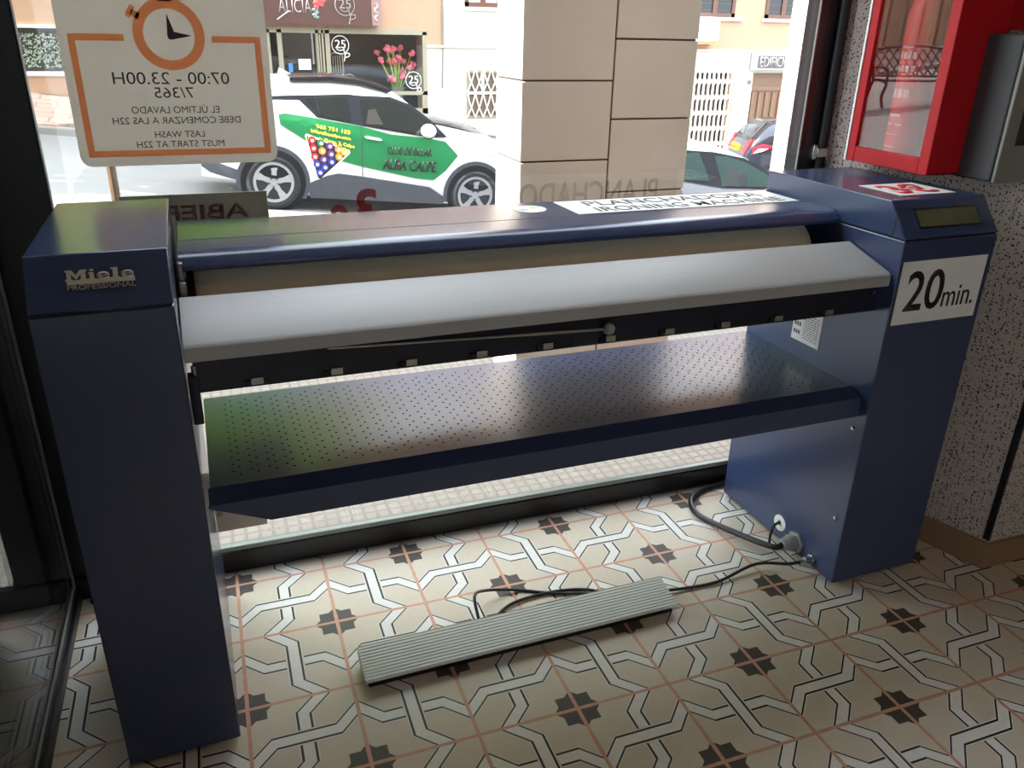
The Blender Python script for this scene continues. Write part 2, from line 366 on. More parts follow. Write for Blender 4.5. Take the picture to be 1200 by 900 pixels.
# slab above the shop front
DS = mat('dull_stucco', (130, 118, 104), .9)
struct('wall_front_left', MB().box(-14, -1.0, .0, .08, -.5, 2.9), DS, smooth=False); struct('wall_front_right', MB().box(4.3, 16, .0, .08, -3, 2.9), DS, smooth=False)
struct('wall_upper_front', MB().box(-14, 16, .0, .08, 2.9, 9), DS, smooth=False)

# ------------------------------------------------------------------ ironing machine
TH = R(1.0)
mach = thing('ironing_machine', 'long navy blue roller ironing machine with aluminium feed table in front of the shop window', 'ironing machine', (0, -2.364 * .223, 0), TH)
PROF = [(0, .931), (.060, 1.007), (.494, 1.007), (.494, .931)]
def housing(name, x0, x1):
    h = MB().box(x0, x1, 0, .494, .012, .9275).build(name, M['navy'], mach, bevel=.0025)
    MB().box(x0 + .004, x1 - .004, .004, .490, .9275, .931).build('seam_gap', M['blackmatt'], h)
    c = MB().prism(PROF, 'x', x0, x1).build('top_cover', M['navy'], h, bevel=.0025)
    for fx in (x0 + .03, x1 - .03):
        for fy in (.03, .46): MB().cyl((fx, fy, 0), (fx, fy, .014), .016, n=12).build('foot', M['rubber'], h)
    return h
hl = lab(housing('side_housing', -.222, -.016), 'narrow end housing with maker badge'); hr = lab(housing('side_housing', 1.478, 1.757), 'wide end housing with display')
SL = Vector((0, .060, .076)).normalized(); SN = Vector((0, -.076, .060)).normalized(); S0 = Vector((0, 0, .931))
def on_slope(x, s, off=.0006): return Vector((x, 0, 0)) + S0 + SL * s + SN * off
# badge: slab lettering on a bar, small capitals beneath
bd = MB().slab([on_slope(-.163, .0445), on_slope(-.0675, .0445), on_slope(-.0675, .0515), on_slope(-.163, .0515)], SN * .0016).build('maker_badge', M['badge'], hl)
BK = .098 / 790
def gp(x, y): return on_slope(-.1655 + x * BK, .0508 + y * BK * 1.32)
ml_ = MB()
for poly in ([(0, 110), (78, 110), (125, 58), (172, 110), (250, 110), (250, 94), (234, 94), (234, 16), (250, 16), (250, 0), (162, 0), (162, 16), (180, 16), (180, 68), (125, 10), (70, 68), (70, 16), (88, 16), (88, 0), (0, 0), (0, 16), (20, 16), (20, 94), (0, 94)],
             [(266, 76), (328, 76), (328, 15), (345, 15), (345, 0), (258, 0), (258, 15), (278, 15), (278, 62), (266, 62)], [(282, 88), (326, 92), (326, 112), (282, 108)],
             [(520, 112), (600, 112), (600, 15), (622, 15), (622, 0), (513, 0), (513, 15), (542, 15), (542, 97), (520, 97)]):
    ml_.slab([gp(*q) for q in poly], SN * .0007)
ml_.build('lettering', M['badge'], bd, smooth=False)
for x0 in (356, 634): text('lettering', 'e', gp(x0, -2), Vector((148 * BK, 0, 0)), SL * (80 * BK * 1.32), M['badge'], bd, .014, .0007)
text('lettering', 'PROFESSIONAL', on_slope(-.1635, .0355), Vector((.097, 0, 0)), SL * .0088, M['badge'], bd, .008, .0006)
# display window on the wide housing
d4 = [(1.527, .026), (1.713, .026), (1.724, .072), (1.538, .072)]
d4 = [(1.530, .024), (1.716, .024), (1.716, .073), (1.530, .073)]
ds = MB()
ds.slab([on_slope(x, s, -.0002) for x, s in d4], SN * .0008); dsp = ds.build('display_window', M['blackmatt'], hr)
i4 = [(1.534, .028), (1.712, .028), (1.712, .069), (1.534, .069)]
MB().slab([on_slope(x, s, .0007) for x, s in i4], SN * .0006).build('display_lens', mat('olive_display_lens', (112, 112, 84), .08, 0, .5, 25, None, .9), dsp)
# small corner edge of the front panel: dark line on the inner side
MB().box(1.4772, 1.4778, .036, .038, .932, .985).build('panel_joint', M['blackmatt'], hr)
# stickers
lb = MB().box(1.4875, 1.741, -.0012, -.0002, .732, .881).build('time_label', M['paper'], hr)
text('lettering', '20', (1.512, -.0013, .762), (.112, 0, 0), (0, 0, .096), M['ink'], lb, .012)
text('lettering', 'min.', (1.627, -.0013, .764), (.098, 0, 0), (0, 0, .050), M['ink'], lb, .004)
pl_ = MB().box(1.545, 1.711, .100, .235, 1.0072, 1.0080).build('price_label', M['paper'], hr)
text('lettering', '3€', (1.565, .115, 1.0081), (.125, 0, 0), (0, .105, 0), M['redink'], pl_, .035)
rl = MB().box(1.4765, 1.4778, .200, .305, .600, .690).build('rating_label', M['paper'], hr, smooth=False)
rt = MB()
for k in range(11):
    z = .612 + k * .0062; y0 = .208
    while y0 < .262:
        dl = random.uniform(.004, .012); rt.box(1.4760, 1.4765, y0, min(y0 + dl, .264), z, z + .0020); y0 += dl + .003
for k in range(3):
    for q in range(2): rt.box(1.4760, 1.4765, .274 + k * .009, .280 + k * .009, .618 + q * .022, .628 + q * .022)
rt.build('small_print', M['greyink'], rl, smooth=False)
# hood over the roller
hood = MB().prism([(.240, .9575), (.225, .955), (.212, .949), (.200, .936), (.200, .928), (.212, .926), (.235, .936), (.480, .936), (.492, .925), (.492, .9575)], 'x', -.008, 1.476).build('roller_hood', M['navy'], mach, bevel=.0015)
MB().box(-.004, 1.474, .318, .3205, .9572, .9579).build('hood_groove', M['blackmatt'], hood)
tl = MB().box(.843, 1.455, .331, .478, .9577, .9585).build('title_label', M['paper'], hood)
text('lettering', 'PLANCHADORA', (.905, .409, .9586), (.50, 0, 0), (0, .052, 0), M['greyink'], tl, .004)
text('lettering', 'IRONING MACHINE', (.905, .344, .9586), (.52, 0, 0), (0, .046, 0), M['greyink'], tl, .004)
ov = MB().lathe([(0, .0385), (.0008, .0385)], (.757, .416, .9577), (0, 0, 1), 40).build('warning_sticker', M['paper'], hood)
ov2 = MB(); ov2.slab([(.757, .416, .9586), (.785, .418, .9586), (.770, .443, .9586)], (0, 0, .0004)); ov2.build('warning_mark', M['yellow'], ov)
MB().box(.728, .752, .412, .416, .9585, .9589).box(.728, .748, .402, .405, .9585, .9589).build('small_print', M['greyink'], ov)
# roller
RY, RZc = .315, .838
ro = MB().lathe([(0, .05), (0, .090), (.006, .096), (.014, .098), (1.38, .098), (1.41, .094), (1.428, .078), (1.428, .05)], (.010, RY, RZc), (1, 0, 0), 48).build('roller', M['cloth'], mach)
MB().lathe([(0, .0985), (.003, .0992), (.010, .099), (.011, .097), (0, .09)], (.004, RY, RZc), (1, 0, 0), 48).build('frayed_end', M['scorch'], ro)
MB().cyl((-.016, RY, RZc), (.03, RY, RZc), .045).build('axle', M['blackmatt'], ro)
MB().cyl((1.44, RY, RZc), (1.478, RY, RZc), .045).build('axle', M['blackmatt'], ro)
br = MB(); br.box(-.010, -.001, .195, .215, .900, .945); br.box(-.012, .002, .185, .207, .885, .912); br.box(-.014, .008, .18, .20, .868, .880); br.build('roller_bracket', M['steel'], mach, bevel=.002)
# feed table
ftb = MB().prism([(.158, .894), (.021, .8545), (.014, .848), (.014, .8235), (.020, .8235), (.024, .846), (.158, .886)], 'x', -.014, 1.474).build('feed_table', M['alu'], mach, bevel=.0012)
# beam under the table with clips, release rod
bm_ = MB().prism([(.045, .842), (.045, .757), (.052, .752), (.095, .752), (.095, .860)], 'x', -.004, 1.477).build('guard_beam', M['blackmatt'] if 0 else mat('black_navy_paint', (24, 28, 42), .4, 0, .05), mach, bevel=.002)
for i in range(10):
    x = .092 + .1378 * i
    c_ = MB(); c_.box(x - .017, x - .002, .036, .046, .760, .770); c_.build('clip_base', M['blackmatt'], bm_)
    c_ = MB(); c_.box(x - .006, x + .016, .035, .041, .762, .774); c_.box(x - .006, x + .016, .035, .046, .772, .775); c_.build('clip', M['steel'], bm_, bevel=.0008)
MB().cyl((1.462, .040, .803), (1.462, .046, .803), .005, n=12).build('screw', M['steel'], bm_)
rod = MB().cyl((.22, .032, .8165), (.775, .032, .7915), .0032, n=10).build('release_rod', M['steel'], mach)
MB().sphere((.778, .032, .7915), .0125).build('knob', mat('grey_knob', (150, 148, 142), .5), rod)
cp = MB(); cp.box(-.015, .002, .035, .060, .700, .790); cp.build('end_cap', mat('dark_end_cap', (28, 32, 48), .5), mach, bevel=.002)
MB().cyl((-.003, .045, .782), (-.003, .045, .806), .0045, n=12).build('hinge_pin', M['steel'], mach)
MB().box(-.004, 1.477, .095, .470, .750, .756).box(-.004, 1.477, .464, .470, .756, .925).build('roller_casing', bm_.data.materials[0], mach)
# laundry shelf
sh = MB().box(-.006, 1.4775, .066, .482, .5535, .556).build('laundry_shelf', M['tray'], mach, smooth=False)
sh['label'] = 'perforated laundry shelf'
fl = MB()
fl.loft([[(-.010, .066, .556), (-.010, .030, .5390), (-.010, .032, .5360), (-.010, .066, .553)], [(1.4775, .066, .556), (1.4775, .030, .5390), (1.4775, .032, .5360), (1.4775, .066, .553)]])
fl.slab([(-.012, .030, .5390), (1.4775, .030, .5390), (1.4775, .027, .4905), (.093, .027, .4905), (-.012, .030, .533)], (0, .003, 0))
fl.build('shelf_lip', M['navy'], sh, smooth=False)
MB().box(-.015, .098, .418, .422, .238, .40).build('bracket_plate', M['plate'], mach)
MB().cyl((-.004, .418, .291), (-.004, .412, .291), .007, n=14).build('screw', M['steel'], mach)
for q in ((.035, .454), (.032, .196)):
    s_ = MB().lathe([(0, .0065), (.002, .0065), (.004, .004), (.004, .001)], (1.478, q[0], q[1]), (-1, 0, 0), 14).build('screw', M['steel'], hr)
# cable glands on the wide housing
gl = MB().cyl((1.478, .150, .047), (1.470, .150, .047), .031, n=6).cyl((1.470, .150, .047), (1.452, .150, .047), .024, n=6).cyl((1.452, .150, .047), (1.428, .150, .047), .021, .016, n=20).build('cable_gland', mat('grey_gland_plastic', (150, 150, 148), .5), hr)
lab(gl, 'large grey cable gland')
g2 = MB().cyl((1.478, .082, .034), (1.472, .082, .034), .016, n=6).cyl((1.472, .082, .034), (1.452, .082, .034), .012, n=12).cyl((1.452, .082, .034), (1.436, .082, .034), .006, n=10).build('cable_gland', M['steel'], hr)
lab(g2, 'small metal cable gland')
rg = MB().lathe([(0, .024), (.0015, .024), (.0015, .009), (0, .009)], (1.478, .225, .062), (-1, 0, 0), 24).build('grommet_disc', M['paper'], hr)
def ml(x, y, z):   # machine coordinates to the room
    c, s = math.cos(TH), math.sin(TH); return (x * c - y * s, x * s + y * c - 2.364 * .223, z)
# cables
tag(MB().tube([ml(1.43, .150, .047), ml(1.40, .165, .040), (1.345, -.270 + .10, .013), (1.322, -.085, .010), (1.352, -.010, .010), (1.43, .030, .010), (1.56, .043, .010), (1.70, .045, .010)], .0085).build('power_cable', M['rubber']),
    'thick black power cable curving from the large grey gland to the window frame', 'cable')
tag(MB().tube([ml(1.4765, .225, .064), ml(1.458, .222, .060), ml(1.44, .212, .045), ml(1.432, .20, .016), ml(1.44, .18, .0125)], .004).build('thin_cable', M['rubber']),
    'short thin black cable hanging out of the white disc on the blue housing', 'cable')
# foot pedal
PX0, PX1 = .248, 1.033; PYB, PYF = -.378, -.468
pr = []
nr = 11
for k in range(nr):
    y0 = PYF + (PYB - PYF) * k / nr; y1 = PYF + (PYB - PYF) * (k + 1) / nr; z = .030 + .019 * (k / nr)
    zz = .030 + .019 * ((k + 1) / nr)
    pr += [(y0, z), (y0 + .0055, z + .001), (y0 + .0058, z - .0018), (y1 - .0002, zz - .0030)]
pr += [(PYB, .049), (PYB + .004, .044), (PYB + .004, .02), (PYF + .004, .016), (PYF - .003, .024)]
ped = thing('foot_pedal', 'long ribbed silver foot pedal bar lying on the patterned floor', 'foot pedal', (0, 0, 0), 0)
ped.location = ((PX0 + PX1) / 2, -.42, 0); ped.rotation_euler = (0, 0, R(.9))
def pz(p): return [(a + .42, b) for a, b in p]
MB().prism(pz(pr), 'x', -(PX1 - PX0) / 2, (PX1 - PX0) / 2).build('ribbed_cover', M['alu2'], ped, smooth=False)
MB().box(-.385, .385, -.040, .038, 0, .018).build('base', M['blackmatt'], ped, bevel=.002)
tag(MB().tube([ml(1.437, .082, .034), ml(1.40, .088, .033), (1.33, -.372, .018), (1.20, -.392, .006), (1.10, -.388, .006), (1.042, -.384, .010)], .0042).build('pedal_cable', M['rubber']),
    'thin black cable running from the small metal gland to the pedal bar', 'cable')
tag(MB().tube([(.545, -.366, .025), (.545, -.345, .035), (.553, -.300, .055), (.600, -.262, .030), (.680, -.255, .006), (.77, -.30, .006), (.87, -.335, .006), (.90, -.366, .012)], .0040).tube([(.575, -.366, .012), (.60, -.335, .007), (.66, -.300, .006), (.77, -.292, .0055), (.86, -.315, .006), (.895, -.366, .012)], .0042).build('cable_loop', M['rubber']),
    'black cable looping up behind the silver pedal bar', 'cable')

# ------------------------------------------------------------------ window signs
hs = thing('opening_hours_sign', 'white hanging sign with orange clock and border, opening hours lettering mirrored', 'sign', (.012, .0755, 1.06))
def rounded(x0, x1, z0, z1, r, n=6):
    p = []
    for cx, cz, a0 in ((x1 - r, z0 + r, -90), (x1 - r, z1 - r, 0), (x0 + r, z1 - r, 90), (x0 + r, z0 + r, 180)):
        for k in range(n + 1):
            a = R(a0 + 90 * k / n); p.append((cx + r * math.cos(a), cz + r * math.sin(a)))
    return p
HX, HZ = .012, 1.06
def hp(x, z): return (x - HX, z - HZ)
board = [(hp(x, z)) for x, z in rounded(-.188, .209, 1.058, 1.62, .022)]
MB().prism(board, 'y', .002, .006).build('board', M['signboard'], hs, smooth=False)
def bar(mb, x0, x1, z0, z1): mb.box(x0 - HX, x1 - HX, .0012, .0024, z0 - HZ, z1 - HZ)
bo = MB(); t_ = .0125
bar(bo, -.171, -.069, 1.303, 1.3155); bar(bo, .098, .195, 1.302, 1.3145); bar(bo, -.171, -.1585, 1.077, 1.303); bar(bo, .1825, .195, 1.077, 1.302); bar(bo, -.1585, .1825, 1.077, 1.0895)
bo.build('border', M['orange'], hs, smooth=False)
ck = MB()
nn = 64
cx, cz = .017 - HX, 1.316 - HZ
ck.loft([[(cx + r * math.cos(6.28318 * k / nn), y, cz + r * math.sin(6.28318 * k / nn)) for k in range(nn)] for r, y in ((.068, .0012), (.049, .0012), (.049, .0024), (.068, .0024), (.068, .0012))], caps=False)
a = R(148); ck.prism([(cx + math.cos(a) * .062 - math.sin(a) * s * .006, cz + math.sin(a) * .062 + math.cos(a) * s * .006) for s in (-1, 1)] + [(cx + math.cos(a) * .078 - math.sin(a) * s * .006, cz + math.sin(a) * .078 + math.cos(a) * s * .006) for s in (1, -1)], 'y', .0012, .0024)
ck.prism([(cx + math.cos(a) * .075 - math.sin(a) * s * .012, cz + math.sin(a) * .075 + math.cos(a) * s * .012) for s in (-1, 1)] + [(cx + math.cos(a) * .085 - math.sin(a) * s * .012, cz + math.sin(a) * .085 + math.cos(a) * s * .012) for s in (1, -1)], 'y', .0012, .0024)
ck.box(cx - .012, cx + .012, .0012, .0024, cz + .062, cz + .082); ck.box(cx - .022, cx + .022, .0012, .0024, cz + .08, cz + .094)
ck.build('clock_ring', M['orange'], hs, smooth=False)
MB().prism([hp(*q) for q in ((.0170, 1.356), (.0130, 1.313), (.0155, 1.3075), (.021, 1.3065), (.059, 1.3145), (.027, 1.3215))], 'y', .0010, .0024).build('clock_hands', M['text'], hs, smooth=False)
for body, x0, x1, z0, z1 in (('07:00 - 23.00H', -.102, .124, 1.221, 1.2445), ('7/365', -.027, .049, 1.194, 1.215), ('EL ÚLTIMO LAVADO', -.076, .097, 1.1635, 1.181), ('DEBE COMENZAR A LAS 22H', -.115, .138, 1.1425, 1.156), ('LAST WASH', -.038, .061, 1.1145, 1.1275), ('MUST START AT 22H', -.076, .099, 1.0945, 1.1075)):
    text('lettering', body, (x1 - HX, .0018, z0 - HZ), (-(x1 - x0), 0, 0), (0, 0, z1 - z0), M['text'], hs, .0, -.0010)
# grey sign standing on the sill behind the machine
ab = thing('open_sign', 'grey sign back with faint mirrored lettering on the pane behind the narrow blue housing', 'sign', (.024, .0735, .080))
MB().box(-.153, .153, .004, .008, .66, .914).build('board', M['aberto'], ab, bevel=.001)
text('lettering', 'ABIERTO', (.110, .0042, .857), (-.285, 0, 0), (0, 0, .033), M['aberttxt'], ab, .02, -.0008)
# clear films on the pane
f1_ = thing('price_film', 'clear film with red mirrored price digits stuck on the window pane', 'window sticker', (.45, .081, .80))
MB().box(-.155, .150, 0, .0012, .06, .235 - .03).build('film', M['filmw'], f1_, smooth=False)
text('lettering', '3', (-.022, -.0002, .095), (-.050, 0, 0), (0, 0, .094), M['filmred'], f1_, .03, -.0006)
text('lettering', '€', (-.078, -.0002, .06), (-.056, 0, 0), (0, 0, .094), M['filmred'], f1_, .03, -.0006)
f2_ = thing('title_film', 'clear film with faint mirrored title lettering on the pane before the stone pillar', 'window sticker', (1.0, .081, .80))
MB().box(-.215, .245, 0, .0012, .06, .205).build('film', M['filmw'], f2_, smooth=False)
text('lettering', 'PLANCHADO', (.185, -.0002, .118), (-.395, 0, 0), (0, 0, .066), M['filmtext'], f2_, .01, -.0006)

# ------------------------------------------------------------------ fire cabinet and its extinguisher, grey terminal
cb = thing('extinguisher_cabinet', 'red metal fire cabinet with glass door hung on the speckled wall', 'fire cabinet', (1.70, -.166, 1.032))
CW0, CW1 = -.142, .141
def wy(y): return wallA(y - .166) - 1.70 - .002
shell = MB()
shell.prism([(.012, CW0), (wy(CW0), CW0), (wy(CW0), CW0 + .003), (.012, CW0 + .003)], 'z', 0, .62)
shell.prism([(.012, CW1), (wy(CW1), CW1), (wy(CW1 - .003), CW1 - .003), (.012, CW1 - .003)], 'z', 0, .62)
shell.prism([(.012, CW0), (wy(CW0), CW0), (wy(CW1), CW1), (.012, CW1)], 'z', 0, .003); shell.prism([(.012, CW0), (wy(CW0), CW0), (wy(CW1), CW1), (.012, CW1)], 'z', .617, .62)
shell.prism([(wy(CW0) - .003, CW0), (wy(CW0), CW0), (wy(CW1), CW1), (wy(CW1) - .003, CW1)], 'z', 0, .62)
shell.build('box', M['red'], cb, smooth=False)
dr = MB(); fw_ = .030
dr.box(0, .014, CW0, CW0 + fw_, 0, .62).box(0, .014, CW1 - fw_, CW1, 0, .62).box(0, .014, CW0 + fw_, CW1 - fw_, 0, .038).box(0, .014, CW0 + fw_, CW1 - fw_, .585, .62)
dr = dr.build('door_frame', M['red'], cb, bevel=.002)
MB().box(.006, .009, CW0 + fw_, CW1 - fw_, .038, .585).build('pane', M['cabglass'], dr, smooth=False)
MB().box(-.0035, .0, CW1 - .004, CW1 + .002, 0, .62).build('edge_trim', M['whitepaint'], cb)
MB().prism([(wallA(-.30) - .006, -.30), (wallA(-.30), -.30), (wallA(-.54), -.54), (wallA(-.54) - .006, -.54)], 'z', 1.36, 1.65).build('mounting_board', M['red'], None)
mbd = bpy.data.objects['mounting_board']; tag(mbd, 'plain red board on the wall above the grey terminal', 'board')
ex = thing('fire_extinguisher', 'red fire extinguisher with printed label behind the cabinet glass', 'fire extinguisher', (1.70 + .062, -.155, 1.036))
MB().lathe([(0, .030), (.004, .042), (.02, .045), (.36, .045), (.40, .036), (.42, .018), (.44, .016)], (0, 0, 0), (0, 0, 1), 32).build('cylinder', M['red'], ex)
MB().lathe([(0, .018), (.05, .018), (.055, .012)], (0, 0, .44), (0, 0, 1), 16).box(-.05, .01, -.010, .010, .495, .505).box(-.055, .01, -.010, .010, .520, .528).build('valve', M['blackmatt'], ex)
lbm = MB()
def arc_patch(mb, a0, a1, z0, z1, r):
    rr = []
    for k in range(9):
        a = R(a0 + (a1 - a0) * k / 8); rr.append([(r * math.cos(a), r * math.sin(a), z0), (r * math.cos(a), r * math.sin(a), z1), ((r - .0006) * math.cos(a), (r - .0006) * math.sin(a), z1), ((r - .0006) * math.cos(a), (r - .0006) * math.sin(a), z0)])
    mb.loft(rr)
for z0, z1, n in ((.255, .272, 4), (.225, .240, 4), (.120, .126, 1), (.098, .103, 2), (.165, .185, 3), (.28, .285, 1), (.075, .077, 1), (.045, .047, 1)):
    for k in range(n):
        wdt = 70 / n; arc_patch(lbm, 150 + k * wdt, 150 + k * wdt + wdt * .7, z0, z1, .0457)
lbm.build('printed_label', mat('pinkish_label_print', (196, 140, 138), .5), ex, smooth=False)
gt = thing('wall_terminal', 'grey metal terminal box with dark screen beside the red fire cabinet', 'terminal', (1.80, -.35, 1.027))
def wg(y): return wallA(y - .35) - 1.80 - .002
yb, yf = .085, -.066
MB().prism([(.0, yb), (0, yf + .012), (wg(yf + .012), yf + .012), (wg(yb), yb)], 'z', 0, .325).build('case', M['greycase'], gt, bevel=.006)
MB().prism([(.0, yf + .010), (0, yf), (wg(yf), yf), (wg(yf + .01), yf + .010)], 'z', 0, .318).build('front_panel', M['greyfront'], gt, bevel=.002)
MB().prism([(.036, yf - .001), (wg(yf - .001), yf - .001), (wg(yf), yf), (.036, yf)], 'z', .085, .215).build('screen', M['screen'], gt)

# ------------------------------------------------------------------ outdoors: ground
def road(x, y): return -.78 - .105 * (x - .8) + .02 * (y - 8.75)
def grid(f, xs, ys):
    mb = MB(); v = [[mb.bm.verts.new((x, y, f(x, y))) for y in ys] for x in xs]
    for i in range(len(xs) - 1):
        for j in range(len(ys) - 1): mb.bm.faces.new((v[i][j], v[i + 1][j], v[i + 1][j + 1], v[i][j + 1]))
    return mb
def rng(a, b, n): return [a + (b - a) * k / n for k in range(n + 1)]
struct('floor_pavement', grid(lambda x, y: .060, rng(-6, 9, 2), [.089, 1.0, 2.2]), M['paving'])
struct('floor_terracotta_paving', MB().box(1.40, 9, .30, .62, .03, .064), M['redpaving'])
def ramp(x, y):
    t = (y - 2.2) / 4.3; t = t * t * (3 - 2 * t); return .060 * (1 - t) + road(x, y) * t
struct('floor_ramp', grid(ramp, rng(-30, 30, 12), rng(2.2, 6.5, 10)), M['asphalt'])
struct('floor_road', grid(road, rng(-30, 30, 12), rng(6.5, 13.7, 4)), M['asphalt'])
def far(x, y):
    k = min(1, max(0, (x + 8) / 3)); return road(x, y) + .11 + (.03 + .10 * k) * max(0, y - 13.8)
struct('floor_far_pavement', grid(lambda x, y: far(x, y), rng(-30, 30, 30), [13.85, 15, 16.2, 18, 24]), M['farpaving'])
kb = MB(); kb.loft([[(x, 13.68, road(x, 13.7) - .1), (x, 13.68, far(x, 13.8) - .01), (x, 13.86, far(x, 13.8)), (x, 13.86, road(x, 13.7) - .1)] for x in rng(-30, 30, 30)]); struct('trim_2', kb, M['kerb'], smooth=False)

# stone clad pillar
X0, X1, Y0, Y1 = 1.060, 1.712, .80, 1.055
pil = thing('stone_pillar', 'square pillar clad in cream stone slabs outside the window', 'pillar', ((X0 + X1) / 2, (Y0 + Y1) / 2, .045))
def px_(mb, x0, x1, y0, y1, z0, z1):
    c = pil.location; mb.box(x0 - c.x, x1 - c.x, y0 - c.y, y1 - c.y, z0 - c.z, z1 - c.z)
cm = MB(); px_(cm, X0 + .006, X1 - .006, Y0 + .006, Y1 - .006, .045, 2.8); cm.build('core', M['joint'], pil)
XJ = 1.394
sm = MB(); j = .003
for x0, x1, zs in ((X0, XJ - j, [.045, .298, .587, .876, 1.166, 1.455, 1.744, 2.033, 2.322, 2.8]), (XJ + j, X1, [.045, .20, .46, .749, 1.038, 1.327, 1.616, 1.905, 2.194, 2.483, 2.8])):
    pass
# joint heights taken on the two slab columns
for x0, x1, zs in ((X0, XJ - j, [.045, .36, .643, .926, 1.188, 1.46, 1.74, 2.02, 2.30, 2.8]), (XJ + j, X1, [.045, .235, .55, .81, 1.062, 1.32, 1.60, 1.88, 2.16, 2.44, 2.8])):
    for za, zb in zip(zs[:-1], zs[1:]): px_(sm, x0, x1, Y0, Y1, za + j, zb - j)
sm.build('slab_cladding', M['stone'], pil, bevel=.002)
# grey split-stone pier at the right of the shop front
tag(MB().box(2.48, 2.85, .55, .92, .045, 2.8).build('stone_pier', M['greystone'], smooth=False), 'grey split stone pier at the right window edge', 'pier')

# ------------------------------------------------------------------ opposite building
YB = 16.0
bl = thing('apartment_building', 'pale stuccoed apartment building with shops across the sunny street', 'building', (4, YB, 0))
def bx(mb, x0, x1, y0, y1, z0, z1): mb.box(x0 - 4, x1 - 4, y0 - YB, y1 - YB, z0, z1); return mb
wl = MB()
bx(wl, -5.5, -3.05, YB, YB + 4, -.6, 1.3); bx(wl, -2.0, 1.40, YB, YB + 4, -.9, 1.3); bx(wl, 4.62, 11.10, YB, YB + 4, -1.6, 1.03)
bx(wl, -3.05, -2.0, YB, YB + 4, .42, .50)
bx(wl, 12.25, 12.80, YB, YB + 4, -2.2, 1.03); bx(wl, 11.10, 12.25, YB, YB + 4, .53, 1.03); bx(wl, 12.80, 13.98, YB, YB + 4, .53, 1.03); bx(wl, 13.98, 22, YB, YB + 4, -3, 1.03)
bx(wl, 5.0, 10.9, YB - .02, YB, 1.03, 2.4)
wl.build('ground_floor_wall', M['white'], bl, smooth=False)
uw = MB(); bx(uw, -5.5, 1.40, YB + .01, YB + 4, 1.3, 9.5); bx(uw, 1.40, 4.62, YB, YB + 4, 1.30, 9.5); bx(uw, 4.62, 22, YB, YB + 4, 1.03, 9.5)
uw.build('upper_wall', M['peach'], bl, smooth=False)
ll = MB(); bx(ll, -3.05, -2.0, YB + .0, YB + 4, -.6, .42); ll.build('low_wall', M['peach'], bl, smooth=False)
cr = MB(); bx(cr, 4.62, 22, YB - .04, YB, 1.005, 1.05); cr.build('string_course', M['white'], bl)
# shop alcove and frames
al = MB(); bx(al, 1.40, 4.62, YB + .9, YB + 1.0, -.9, 1.3); bx(al, 1.40, 4.62, YB + .02, YB + .9, -.9, -.55); al.build('shop_interior', M['darkin'], bl)
fr = MB()
for x0, x1 in ((1.40, 1.46), (1.60, 1.69), (2.34, 2.40), (2.46, 2.50), (2.53, 2.62), (4.53, 4.62)): bx(fr, x0, x1, YB - .03, YB + .05, -.9, 1.30)
bx(fr, 1.40, 4.62, YB - .03, YB + .05, 1.24, 1.34); bx(fr, 2.53, 4.62, YB - .03, YB + .05, .07, .14); bx(fr, 2.53, 4.62, YB - .03, YB + .05, -.9, -.20)
bx(fr, 4.50, 4.53, YB - .03, YB + .05, -.9, .10)
sf = fr.build('shop_front_frame', M['cream'], bl)
pn = MB(); bx(pn, 1.42, 4.60, YB + .01, YB + .015, -.8, 1.25); pn.build('pane', M['glass'], sf, smooth=False)
def logo25(name, cx, cz, r, y, parent, m):
    mb = MB(); n = 40; o = (cx - 4, y - YB, cz)
    mb.tube([(o[0] + r * math.cos(6.28318 * k / n), o[1], o[2] + r * math.sin(6.28318 * k / n)) for k in range(n + 1)], r * .04, 6, 1)
    mb.tube([(o[0] + r * .6, o[1], o[2] - r * .9), (o[0] + r * 1.0, o[1], o[2] - r * .95), (o[0] + r * .95, o[1], o[2] - r * 1.25), (o[0] + r * .45, o[1], o[2] - r * 1.35), (o[0] + r * .6, o[1], o[2] - r * .9)], r * .05, 6, 3)
    mb.tube([(o[0] + r * .35, o[1], o[2] - r * .5), (o[0] + r * .5, o[1], o[2] - r * 1.1), (o[0] + r * .35, o[1], o[2] - r * 1.8)], r * .05, 6, 3)
    p = mb.build(name, m, parent)
    text('numerals', '25', (o[0] - r * .62, o[1] - .005, o[2] - r * .35), (r * 1.25, 0, 0), (0, 0, r * .9), m, p, 0, .004)
    mb = MB(); mb.tube([(o[0] - r * .5, o[1], o[2] - r * .45), (o[0], o[1], o[2] - r * .62), (o[0] + r * .5, o[1], o[2] - r * .42)], r * .04, 6, 3); mb.build('underline', m, p)
logo25('window_logo', 2.83, 1.03, .17, YB - .005, sf, M['whitepaint']); logo25('window_logo', 4.32, .36, .165, YB - .005, sf, M['whitepaint'])
nt_ = MB(); bx(nt_, 1.98, 2.22, YB - .006, YB + .008, .56, .76); nt_.build('door_notice', M['paper'], sf)
nt_ = MB(); bx(nt_, 1.78, 1.86, YB - .006, YB + .008, .50, .68); nt_.build('door_sticker', mat('blue_sticker', (70, 130, 190), .5), sf)
lv = MB()
for k in range(3): bx(lv, 2.36 + k * .05, 2.385 + k * .05, YB - .05, YB, -.9, 1.22)
lv.build('shutter_guide', M['cream'], sf)
